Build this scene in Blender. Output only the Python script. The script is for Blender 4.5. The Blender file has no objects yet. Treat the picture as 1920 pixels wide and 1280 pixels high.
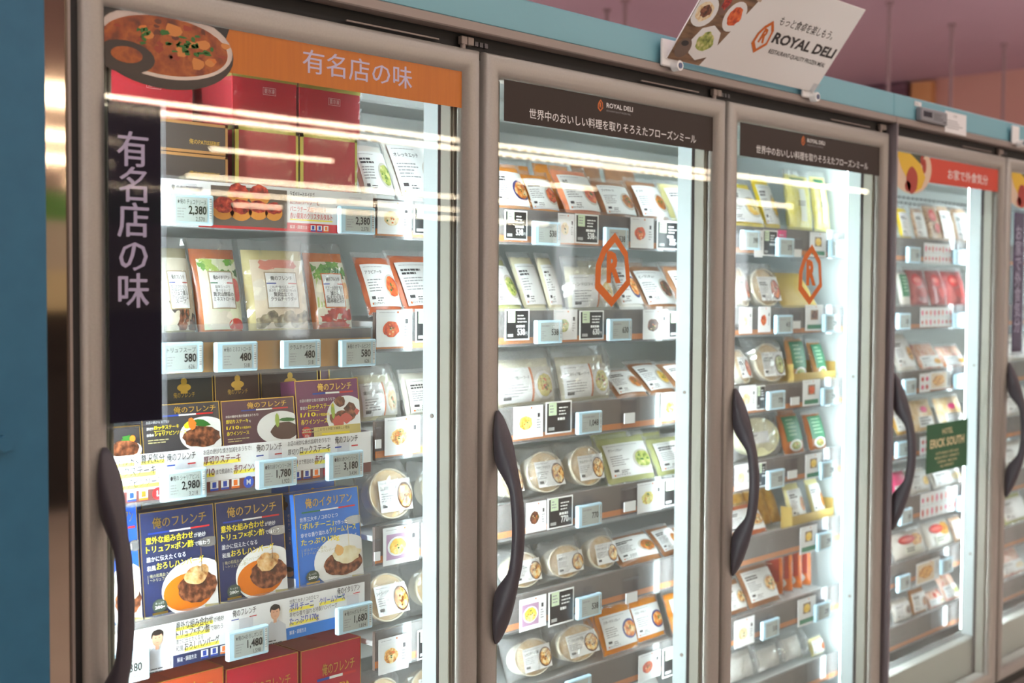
import bpy, math, random
from mathutils import Vector, Matrix, Euler, noise
S = bpy.context.scene
C = S.collection
R = math.radians
random.seed(7)

# ------------------------------------------------------------------ camera
cam = bpy.data.cameras.new('camera')
cam.sensor_width = 36.0
cam.lens = 45.0
cam.clip_start = 0.05
cam.dof.use_dof = True
cam.dof.focus_distance = 2.15
cam.dof.aperture_fstop = 4.0
cam_o = bpy.data.objects.new('camera', cam)
C.objects.link(cam_o)
YAW, PITCH, ROLL = 0.8221, -0.0397, 0.0056
fw = Vector((math.sin(YAW)*math.cos(PITCH), math.cos(YAW)*math.cos(PITCH), math.sin(PITCH)))
rt = Vector((math.cos(YAW), -math.sin(YAW), 0))
up = rt.cross(fw)
r2 = rt*math.cos(ROLL) + up*math.sin(ROLL)
u2 = -rt*math.sin(ROLL) + up*math.cos(ROLL)
cm = Matrix((r2, u2, -fw)).transposed().to_4x4()
cm.translation = Vector((-0.8416, -1.556, 1.5))
cam_o.matrix_world = cm
S.camera = cam_o

# ------------------------------------------------------------------ light and exposure
S.view_settings.view_transform = 'Standard'
S.view_settings.look = 'None'
S.view_settings.gamma = 1.0
S.view_settings.use_curve_mapping = False
S.view_settings.exposure = 0.0
S.cycles.use_denoising = True
S.cycles.transparent_max_bounces = 40
S.cycles.max_bounces = 10
S.cycles.caustics_reflective = False
S.cycles.caustics_refractive = False
S.cycles.sample_clamp_indirect = 6.0
W = bpy.data.worlds.new('store_hall')
S.world = W
W.use_nodes = True
W.node_tree.nodes['Background'].inputs[0].default_value = (1.0, 0.93, 0.89, 1)
W.node_tree.nodes['Background'].inputs[1].default_value = 0.5
LED_STRENGTH = 150.0
CEILING_LAMP_STRENGTH = 42.0
OVERHEAD_FILL_STRENGTH = 9.0

# ------------------------------------------------------------------ materials
def lin(c):
    return tuple(((v/255.0)/12.92 if v/255.0 <= 0.04045 else ((v/255.0+0.055)/1.055)**2.4) for v in c) + (1.0,)
MT = {}
def M(name, col=None, rough=0.5, metal=0.0, emit=0.0, coat=0.0, spec=None):
    if name in MT: return MT[name]
    m = bpy.data.materials.new(name)
    m.use_nodes = True
    b = m.node_tree.nodes['Principled BSDF']
    b.inputs['Base Color'].default_value = lin(col or (200, 200, 200))
    b.inputs['Roughness'].default_value = rough
    b.inputs['Metallic'].default_value = metal
    if coat: b.inputs['Coat Weight'].default_value = coat
    if coat: b.inputs['Coat Roughness'].default_value = 0.08
    if spec is not None: b.inputs['Specular IOR Level'].default_value = spec
    if emit:
        b.inputs['Emission Color'].default_value = lin(col)
        b.inputs['Emission Strength'].default_value = emit
    MT[name] = m
    return m
def noisy(name, cols, scale=60.0, rough=0.4, bump=0.0, detail=3.0, stretch=(1, 1, 1), metal=0.0):
    """procedural blotchy colour: noise through a ramp of the given colours"""
    if name in MT: return MT[name]
    m = M(name, cols[0], rough, metal)
    nt = m.node_tree; b = nt.nodes['Principled BSDF']
    tc = nt.nodes.new('ShaderNodeTexCoord'); mp = nt.nodes.new('ShaderNodeMapping')
    nz = nt.nodes.new('ShaderNodeTexNoise'); rp = nt.nodes.new('ShaderNodeValToRGB')
    mp.inputs['Scale'].default_value = stretch
    nz.inputs['Scale'].default_value = scale; nz.inputs['Detail'].default_value = detail
    nt.links.new(tc.outputs['Object'], mp.inputs[0]); nt.links.new(mp.outputs[0], nz.inputs['Vector'])
    nt.links.new(nz.outputs['Fac'], rp.inputs[0]); nt.links.new(rp.outputs[0], b.inputs['Base Color'])
    el = rp.color_ramp.elements
    n = len(cols)
    el[0].position = 0.32; el[0].color = lin(cols[0])
    el[1].position = 0.68; el[1].color = lin(cols[-1])
    for i in range(1, n-1):
        e = el.new(0.32+0.36*i/(n-1)); e.color = lin(cols[i])
    if bump:
        bp = nt.nodes.new('ShaderNodeBump'); bp.inputs['Strength'].default_value = bump; bp.inputs['Distance'].default_value = 0.002
        nt.links.new(nz.outputs['Fac'], bp.inputs['Height']); nt.links.new(bp.outputs[0], b.inputs['Normal'])
    return m
def clear(name, tint=(255, 255, 255), base=0.05, grazing=0.6, rough=0.05, body=0.0, bcol=(245, 245, 245), ior=1.45):
    """clear sheet: transparent, mirror-like by Fresnel, with an optional milky part"""
    if name in MT: return MT[name]
    m = bpy.data.materials.new(name); m.use_nodes = True
    nt = m.node_tree; nt.nodes.clear()
    out = nt.nodes.new('ShaderNodeOutputMaterial')
    tr = nt.nodes.new('ShaderNodeBsdfTransparent'); tr.inputs[0].default_value = lin(tint)
    gl = nt.nodes.new('ShaderNodeBsdfGlossy'); gl.inputs['Roughness'].default_value = rough
    # Fresnel by Schlick, the same from either side of the sheet
    ge = nt.nodes.new('ShaderNodeNewGeometry'); dt = nt.nodes.new('ShaderNodeVectorMath'); dt.operation = 'DOT_PRODUCT'
    nt.links.new(ge.outputs['Normal'], dt.inputs[0]); nt.links.new(ge.outputs['Incoming'], dt.inputs[1])
    def mth(op, a, b=None):
        q = nt.nodes.new('ShaderNodeMath'); q.operation = op
        for k, w in enumerate((a, b)):
            if w is None: continue
            if isinstance(w, (int, float)): q.inputs[k].default_value = w
            else: nt.links.new(w, q.inputs[k])
        return q.outputs[0]
    f0 = ((ior-1)/(ior+1))**2
    fr = mth('ADD', mth('MULTIPLY', mth('POWER', mth('SUBTRACT', 1.0, mth('ABSOLUTE', dt.outputs['Value'])), 5.0), 1-f0), f0)
    mx = nt.nodes.new('ShaderNodeMixShader')
    cur = tr
    if body:
        df = nt.nodes.new('ShaderNodeBsdfDiffuse'); df.inputs[0].default_value = lin(bcol)
        m2 = nt.nodes.new('ShaderNodeMixShader'); m2.inputs[0].default_value = body
        nt.links.new(tr.outputs[0], m2.inputs[1]); nt.links.new(df.outputs[0], m2.inputs[2]); cur = m2
    nt.links.new(fr, mx.inputs[0]); nt.links.new(cur.outputs[0], mx.inputs[1]); nt.links.new(gl.outputs[0], mx.inputs[2])
    nt.links.new(mx.outputs[0], out.inputs[0])
    MT[name] = m
    return m

FRAME = noisy('champagne_aluminium', [(166, 161, 154), (171, 166, 159)], 300, 0.42, metal=0.3)
DARKGAP = M('black_channel', (16, 15, 17), 0.6)
GREYTRIM = M('grey_trim', (150, 138, 132), 0.45, 0.2)
BLUE = M('pale_blue_enamel', (122, 178, 192), 0.45)
TEAL = noisy('teal_paint', [(40, 102, 134), (45, 108, 140)], 30, 0.5)
STEEL = M('polished_steel', (206, 190, 172), 0.05, 1.0)
GLASS = clear('door_glass', (250, 254, 252), ior=1.5, rough=0.0)
ACRYL = clear('clear_acrylic', (248, 250, 252), ior=1.45, rough=0.03, body=0.06)
POCKET = clear('clear_pocket', (250, 250, 252), ior=1.22, rough=0.04)
FILM = clear('crinkled_film', (252, 252, 252), ior=1.65, rough=0.09, body=0.17)
SHRINK = clear('shrink_film', (252, 252, 252), ior=1.4, rough=0.06, body=0.015)
WHITEIN = M('white_liner', (236, 241, 239), 0.4)
SHELFW = M('white_shelf', (225, 228, 228), 0.4)
MULW = M('white_mullion', (200, 210, 212), 0.4)
MULD = M('dark_mullion_cap', (58, 54, 54), 0.3, 0.3)
GASK = M('grey_gasket', (150, 145, 135), 0.6)
LED = M('led_tube', (240, 250, 255), 0.5, emit=LED_STRENGTH)
OVERHEAD_FILL = M('overhead_fill', (255, 246, 238), 0.5, emit=OVERHEAD_FILL_STRENGTH)
LEDS = M('led_tube_rear', (240, 250, 255), 0.5, emit=LED_STRENGTH*.10)
FILL_UPLIGHT = M('ceiling_fill', (255, 240, 232), 0.5, emit=26.0)
TUBE = M('ceiling_tube', (255, 230, 198), 0.5, emit=CEILING_LAMP_STRENGTH)
HANDLE = noisy('charcoal_handle', [(72, 67, 74), (78, 72, 78)], 900, 0.42)
RAILD = M('dark_rail', (118, 106, 100), 0.3)
RAILO = M('orange_rail', (245, 140, 40), 0.4)
WHITE = M('print_white', (240, 240, 240), 0.35)
PAPER = M('white_paper', (236, 236, 238), 0.45)
BLACK = M('print_black', (34, 33, 34), 0.4)
INK = M('dark_ink', (62, 60, 62), 0.5)
GREYI = M('grey_ink', (150, 150, 152), 0.5)
ORANGE = M('logo_orange', (212, 106, 14), 0.4)
BANNERO = None
GOLD = M('gold_foil', (214, 178, 92), 0.28, 0.9)
YELLOW = M('print_yellow', (250, 226, 40), 0.4)
REDP = M('print_red', (205, 45, 45), 0.4)
BLUEP = M('print_blue', (40, 70, 165), 0.4)
GREENP = M('print_green', (44, 120, 84), 0.4)
PINKP = M('print_pink', (232, 70, 130), 0.4)
LILAC = M('lettering_lilac', (196, 188, 214), 0.45)
TAGB = M('pale_blue_frame', (186, 220, 238), 0.4)
TAGG = M('grey_display', (176, 184, 182), 0.25)
HILITE = M('highlighter_yellow', (250, 236, 90), 0.5)
CHEFW = M('chef_white', (204, 208, 218), 0.5)
SKIN = M('printed_skin', (222, 170, 140), 0.5)
HAIR = M('printed_hair', (36, 28, 26), 0.5)
FOOD = {
 'gratin': noisy('food_gratin', [(122, 62, 28), (226, 150, 62), (248, 214, 140), (250, 236, 200)], 95, 0.4),
 'tomato': noisy('food_tomato', [(150, 40, 20), (222, 88, 34), (240, 140, 70)], 80, 0.4),
 'curry': noisy('food_curry', [(120, 62, 22), (190, 110, 40), (214, 146, 70)], 60, 0.4),
 'cream': noisy('food_cream', [(214, 170, 110), (240, 220, 180), (250, 240, 220)], 80, 0.4),
 'green': noisy('food_green', [(90, 110, 40), (170, 180, 90), (220, 214, 150)], 80, 0.4),
 'salad': noisy('food_salad', [(170, 60, 30), (206, 190, 70), (240, 226, 140), (130, 150, 50)], 90, 0.4),
 'egg': noisy('food_egg', [(232, 170, 50), (248, 210, 90), (252, 236, 190)], 60, 0.4),
 'steak': noisy('food_steak', [(46, 26, 20), (104, 58, 38), (168, 104, 70)], 90, 0.35),
 'purple': noisy('food_curry_bowl', [(190, 80, 24), (232, 140, 50), (240, 220, 170)], 80, 0.4),
 'fried': noisy('food_fried', [(150, 80, 30), (220, 150, 60), (244, 200, 110)], 110, 0.4),
 'tart': noisy('food_tart', [(90, 16, 18), (170, 40, 34), (220, 90, 60)], 110, 0.3),
 'soup': noisy('food_goulash', [(92, 34, 8), (146, 64, 14), (172, 88, 24), (120, 46, 12)], 34, 0.35, detail=5),
 'table': noisy('table_wood', [(92, 66, 46), (130, 100, 74), (150, 118, 90)], 14, 0.5, stretch=(1, 1, 6)),
}
HERB = M('herb_green', (52, 110, 42), 0.5)
PEPPER = M('pepper_orange', (236, 120, 40), 0.4)
DISHBLUE = M('dish_blue', (70, 70, 130), 0.4)

# ------------------------------------------------------------------ mesh helpers
_tmp = bpy.data.scenes.new('text_workshop')
_tc = {}
def text_geo(s, bold=0.0):
    if any(ord(ch) > 0x2e80 for ch in s) and bold:
        # thicken by overprinting, so that dense characters keep their shape
        vs, fs, x0, x1, y0, y1 = text_geo(s, 0.0); q = min(bold, .03)*.75; out = []; ff = []
        for dx, dy, dl in ((-q, -q*.4, 0), (q, q*.4, .22), (0, 0, .44)):
            n0 = len(out); out += [(x+dx, y+dy, dl) for x, y, _ in vs]; ff += [tuple(n0+i for i in f) for f in fs]
        return (out, ff, x0-q, x1+q, y0, y1)
    k = (s, bold)
    if k in _tc: return _tc[k]
    c = bpy.data.curves.new('lettering', 'FONT'); c.body = s; c.resolution_u = 2
    c.offset = bold
    o = bpy.data.objects.new('lettering', c); _tmp.collection.objects.link(o)
    vl = _tmp.view_layers[0]; vl.update()
    ev = o.evaluated_get(vl.depsgraph); me = ev.to_mesh()
    vs = [(v.co.x, v.co.y, 0.0) for v in me.vertices]; fs = [tuple(p.vertices) for p in me.polygons]
    ev.to_mesh_clear(); bpy.data.objects.remove(o); bpy.data.curves.remove(c)
    if vs:
        x0 = min(v[0] for v in vs); x1 = max(v[0] for v in vs); y0 = min(v[1] for v in vs); y1 = max(v[1] for v in vs)
    else: x0 = x1 = y0 = y1 = 0
    _tc[k] = (vs, fs, x0, x1, y0, y1)
    return _tc[k]

class MB:
    """collects shapes and links them as ONE mesh object"""
    def __init__(s, fmap=None):
        s.v = []; s.f = []; s.mi = []; s.sm = []; s.mats = []; s.fmap = fmap
    def mat(s, m):
        if m not in s.mats: s.mats.append(m)
        return s.mats.index(m)
    def raw(s, vs, fs, m, smooth=False):
        o = len(s.v); i = s.mat(m)
        s.v += [tuple(v) for v in vs]
        for f in fs:
            s.f.append(tuple(o+k for k in f)); s.mi.append(i); s.sm.append(smooth)
    def box(s, x0, x1, y0, y1, z0, z1, m, bev=0.0):
        if bev <= 0:
            vs = [(x, y, z) for z in (z0, z1) for y in (y0, y1) for x in (x0, x1)]
            fs = [(0, 2, 3, 1), (4, 5, 7, 6), (0, 1, 5, 4), (2, 6, 7, 3), (0, 4, 6, 2), (1, 3, 7, 5)]
            s.raw(vs, fs, m); return
        # chamfered box
        vs = []; idx = {}
        for sx in (0, 1):
            for sy in (0, 1):
                for sz in (0, 1):
                    X = (x0, x1)[sx]; Y = (y0, y1)[sy]; Z = (z0, z1)[sz]
                    ix = bev if sx == 0 else -bev; iy = bev if sy == 0 else -bev; iz = bev if sz == 0 else -bev
                    for a, p in (('x', (X, Y+iy, Z+iz)), ('y', (X+ix, Y, Z+iz)), ('z', (X+ix, Y+iy, Z))):
                        idx[(sx, sy, sz, a)] = len(vs); vs.append(p)
        g = lambda *k: idx[k]
        fs = []
        for q in (0, 1):
            fs.append((g(q, 0, 0, 'x'), g(q, 1, 0, 'x'), g(q, 1, 1, 'x'), g(q, 0, 1, 'x')))
            fs.append((g(0, q, 0, 'y'), g(1, q, 0, 'y'), g(1, q, 1, 'y'), g(0, q, 1, 'y')))
            fs.append((g(0, 0, q, 'z'), g(1, 0, q, 'z'), g(1, 1, q, 'z'), g(0, 1, q, 'z')))
            for w in (0, 1):
                fs.append((g(q, w, 0, 'x'), g(q, w, 1, 'x'), g(q, w, 1, 'y'), g(q, w, 0, 'y')))
                fs.append((g(q, 0, w, 'x'), g(q, 1, w, 'x'), g(q, 1, w, 'z'), g(q, 0, w, 'z')))
                fs.append((g(0, q, w, 'y'), g(1, q, w, 'y'), g(1, q, w, 'z'), g(0, q, w, 'z')))
                for t in (0, 1):
                    fs.append((g(q, w, t, 'x'), g(q, w, t, 'y'), g(q, w, t, 'z')))
        s.raw(vs, fs, m)
    def cyl(s, p, q, r, m, n=12, r1=None):
        p = Vector(p); q = Vector(q); d = (q-p).normalized()
        a = d.orthogonal().normalized(); b = d.cross(a); r1 = r if r1 is None else r1
        vs = []
        for P, rr in ((p, r), (q, r1)):
            for k in range(n):
                t = 2*math.pi*k/n; vs.append(P+a*rr*math.cos(t)+b*rr*math.sin(t))
        fs = [(k, (k+1) % n, n+(k+1) % n, n+k) for k in range(n)]
        s.raw(vs, fs, m, True); s.raw(vs[:n], [tuple(range(n))], m); s.raw(vs[n:], [tuple(range(n))], m)
    # ---- flat print, in the u (right) / v (up) plane of a surface given by fmap(u, v, layer)
    def P(s, u, v, L):
        return s.fmap(u, v, L) if s.fmap else (u, -0.00025*L, v)
    def rect(s, u0, v0, u1, v1, m, L=1, n=1, nv=None):
        nv = nv or n
        vs = [s.P(u0+(u1-u0)*i/n, v0+(v1-v0)*j/nv, L) for j in range(nv+1) for i in range(n+1)]
        fs = [(j*(n+1)+i, j*(n+1)+i+1, (j+1)*(n+1)+i+1, (j+1)*(n+1)+i) for j in range(nv) for i in range(n)]
        s.raw(vs, fs, m)
    def poly(s, pts, m, L=1):
        s.raw([s.P(u, v, L) for u, v in pts], [tuple(range(len(pts)))], m)
    def ell(s, u, v, ru, rv, m, L=1, n=20, wob=0.0, clampu=None, clampv=None, rings=2):
        vs = []; fs = []
        rad = [1+random.uniform(-wob, wob) for _ in range(n)]
        def cl(a, b):
            if clampu: a = min(max(a, clampu[0]), clampu[1])
            if clampv: b = min(max(b, clampv[0]), clampv[1])
            return s.P(a, b, L)
        vs.append(cl(u, v))
        for k in range(1, rings+1):
            for i in range(n):
                t = 2*math.pi*i/n; q = k/rings*rad[i]
                vs.append(cl(u+ru*q*math.cos(t), v+rv*q*math.sin(t)))
        for i in range(n): fs.append((0, 1+i, 1+(i+1) % n))
        for k in range(rings-1):
            for i in range(n):
                a = 1+k*n+i; b = 1+k*n+(i+1) % n
                fs.append((a, a+n, b+n, b))
        s.raw(vs, fs, m)
    def txt(s, t, u, v, size, m, L=3, bold=0.0, fit=None, anchor='l', sx=1.0, rot=0.0):
        """lettering with its lower left corner at (u, v); size = height of the glyphs' box"""
        vs, fs, x0, x1, y0, y1 = text_geo(t, bold)
        if not fs: return
        k = size/0.9; kx = k*sx
        if fit: kx = fit/(x1-x0)
        off = {'l': -x0, 'c': -(x0+x1)/2, 'r': -x1}[anchor]
        ca, sa = math.cos(rot), math.sin(rot)
        out = []
        for x, y, dl in vs:
            a = (x+off)*kx; b = (y+0.1)*k
            out.append(s.P(u+a*ca-b*sa, v+a*sa+b*ca, L+dl))
        s.raw(out, fs, m)
    def lines(s, u0, v0, w, n, pitch, m, L=3, h=None):
        """greeked small print: broken bars"""
        h = h or pitch*0.38
        for i in range(n):
            e = w*random.uniform(0.55, 1.0); x = u0
            while x < u0+e-0.001:
                q = min(random.uniform(0.003, 0.012), u0+e-x)
                s.rect(x, v0-i*pitch, x+q, v0-i*pitch+h, m, L); x += q+0.0012
    def dish(s, u, v, r, food, L=2, plate=WHITE, ry=None, fr=0.72, bits=(HERB,), nb=5, dark=None, **k):
        ry = ry or r
        if plate: s.ell(u, v, r, ry, plate, L, **k)
        if dark: s.ell(u, v, r*0.82, ry*0.82, dark, L+0.5, **k)
        s.ell(u, v, r*fr, ry*fr, FOOD[food], L+1, wob=0.07, **k)
        for i in range(nb):
            t = random.uniform(0, 6.28); q = random.uniform(0, fr*0.7)
            s.ell(u+r*q*math.cos(t), v+ry*q*math.sin(t), r*random.uniform(.06, .14), ry*random.uniform(.05, .12), random.choice(bits), L+2, n=7, wob=0.4, rings=1, **k)
    def build(s, name, parent=None, loc=None, rot=None, link=True):
        me = bpy.data.meshes.new(name)
        me.from_pydata(s.v, [], s.f)
        for m in s.mats: me.materials.append(m)
        me.polygons.foreach_set('material_index', s.mi)
        me.polygons.foreach_set('use_smooth', s.sm)
        me.update()
        o = bpy.data.objects.new(name, me)
        if loc: o.location = loc
        if rot: o.rotation_euler = rot
        if parent: o.parent = parent
        C.objects.link(o)
        return o

LABELS = {}
def tag(o, label=None, cat=None, group=None, kind=None):
    if label:
        if label in LABELS: print('DUPLABEL', label)
        n = len(label.split())
        if n > 16 or n < 4: print('LABELLEN', n, label)
        LABELS[label] = 1; o['label'] = label
    if cat: o['category'] = cat
    if group: o['group'] = group
    if kind: o['kind'] = kind
    return o
def thing(name, loc, label, cat, group=None, rot=None):
    o = bpy.data.objects.new(name, None); o.empty_display_size = 0.02
    o.location = loc
    if rot: o.rotation_euler = rot
    C.objects.link(o)
    return tag(o, label, cat, group)
ORD = ['first', 'second', 'third', 'fourth', 'fifth', 'sixth', 'seventh', 'eighth', 'ninth']

# ------------------------------------------------------------------ the hall (setting)
CEILM = noisy('pink_ceiling', [(190, 166, 184), (198, 174, 190)], 0.6, 0.8)
BRICK = None
def brick_mat():
    m = M('purple_brick', (120, 90, 100), 0.8)
    nt = m.node_tree; b = nt.nodes['Principled BSDF']
    tc = nt.nodes.new('ShaderNodeTexCoord'); mp = nt.nodes.new('ShaderNodeMapping'); br = nt.nodes.new('ShaderNodeTexBrick')
    mp.inputs['Rotation'].default_value = (R(90), 0, R(90))
    br.inputs['Scale'].default_value = 5.0
    br.inputs['Color1'].default_value = lin((112, 80, 94)); br.inputs['Color2'].default_value = lin((100, 70, 84)); br.inputs['Mortar'].default_value = lin((150, 116, 126))
    nt.links.new(tc.outputs['Object'], mp.inputs[0]); nt.links.new(mp.outputs[0], br.inputs['Vector']); nt.links.new(br.outputs[0], b.inputs['Base Color'])
    return m
def struct(name, m, x0, x1, y0, y1, z0, z1, label=None):
    b = MB(); b.box(x0, x1, y0, y1, z0, z1, m)
    o = b.build(name); o['kind'] = 'structure'
    return o
struct('floor', noisy('grey_floor_tiles', [(192, 182, 174), (200, 190, 182)], 2.0, 0.45), -14, 34, -32, 12, -0.1, 0.0)
struct('ceiling', CEILM, -14, 34, -32, 12, 3.65, 3.75)
struct('wall_far', noisy('tan_wall', [(206, 160, 148), (212, 168, 156)], 0.8, 0.8), 11.55, 11.7, 1.0, 12, 0, 3.65)
struct('trim_1', brick_mat(), 11.46, 11.55, 4.43, 5.35, 0, 3.64)
struct('trim_2', noisy('pale_wood_column', [(206, 150, 96), (214, 160, 106)], 3, 0.5), 11.45, 11.55, 4.16, 4.37, 0, 3.62)
rods = [(6.866, 4.636, 'grey suspension rod hanging from pink ceiling, beside the tilted sign', .014), (6.716, 4.345, 'thicker suspension rod hanging just beside the rod left of the tilted sign', .016),
        (8.051, 2.915, 'grey suspension rod hanging from pink ceiling between sign and brick column', .013), (9.115, 2.91, 'grey suspension rod hanging from pink ceiling above the notice sheet', .013), (10.194, 2.922, 'farthest grey suspension rod hanging from the pink ceiling', .013)]
for x, y, lb, r in rods:
    b = MB(); b.cyl((0, 0, -1.62), (0, 0, -0.01), r, M('rod_grey', (150, 128, 132), 0.5)); b.cyl((0, 0, -0.02), (0, 0, 0), r*2.2, MT['rod_grey'])
    tag(b.build('suspension_rod', loc=(x, y, 3.65)), lb, 'rod', 'rods hanging from the ceiling')

# ceiling lamps of the hall behind the photographer (seen mirrored in the door glass)
def lamp_row(y, x0, x1, seg=2.4, gap=0.06, w=0.05, z=3.6, m=None):
    x = x0
    while x < x1-0.3:
        e = min(x+seg-gap, x1)
        b = MB(); b.box(x, e, y-w/2, y+w/2, z, z+0.03, m or TUBE); b.box(x-0.02, e+0.02, y-w*0.8, y+w*0.8, z+0.03, 3.65, WHITE)
        o = b.build('ceiling_lamp'); o['kind'] = 'structure'
        x += seg
for y0, xa, xb in ((-11.35, 1.0, 24.0), (-12.10, 4.5, 20.0), (-15.3, 6.6, 9.0), (-18.3, 8.2, 10.6), (-15.0, 10.3, 12.7), (-15.3, 17.5, 19.9), (-15.0, 24.8, 27.2), (-19.2, 12.6, 22.2), (-22.5, 12.0, 24.0), (-25.5, 18.0, 30.0), (-7.0, -6.0, -1.2), (-9.5, -8.0, -0.8), (-12.0, -12.0, -2.4)):
    lamp_row(y0, xa, xb)

for y0 in (-1.3, -2.9, -4.5): lamp_row(y0, -4.0, 9.2, seg=2.2, gap=.5, w=.16, m=OVERHEAD_FILL)  # wide unseen rows added to brighten the door frames, not mirrored in the glass
def fill_row(y, x0, x1):
    # unseen hanging fill lights, added to brighten the ceiling beyond the freezers
    x = x0
    while x < x1-1:
        b = MB(); b.box(x, x+1.8, y-.12, y+.12, 3.10, 3.13, FILL_UPLIGHT)
        for q in (.2, 1.6): b.cyl((x+q, y, 3.13), (x+q, y, 3.65), .004, GREYTRIM, 6)
        o = b.build('ceiling_lamp'); o['kind'] = 'structure'; x += 2.3
fill_row(2.4, -4.6, 3.0); fill_row(9.5, -2.0, 8.0); fill_row(0.2, 6.0, 11.0); fill_row(6.0, -4.0, 3.5)

# opposite fixtures, seen in the polished steel strip
def gondola(x, y, rows):
    for z0, z1, m, n in rows:
        b = MB(); b.box(x, x+10.6, y-0.6, y, z0, z1, m); o = b.build(n); o['kind'] = 'structure'
gondola(-6, -6.5, [(0, 0.9, M('dark_kick', (30, 30, 32), 0.4), 'trim_3'), (0.9, 1.35, M('black_front', (22, 22, 24), 0.3), 'trim_4'), (1.35, 1.62, M('cream_goods', (214, 204, 160), 0.5), 'trim_5'), (1.62, 1.95, M('pale_front', (196, 190, 170), 0.5), 'trim_6'), (1.95, 2.15, M('green_board', (70, 150, 50), 0.5), 'trim_7')])

# glowing panels added across the hall for pale upright glare in the door glass
GLARE = M('glare_glow', (246, 250, 255), .5, emit=3.6)
for k, (xa, xb) in enumerate((((15.53, 16.05), (24.05, 24.70), (32.35, 33.0)))):
    b = MB(); b.box(xa, xb, -20.06, -20.0, .5, 3.3, GLARE); b.box(xa-.08, xb+.08, -20.10, -20.06, .42, 3.38, GREYTRIM)
    o = b.build('glare_panel_%d' % (k+1)); o['kind'] = 'structure'

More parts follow.
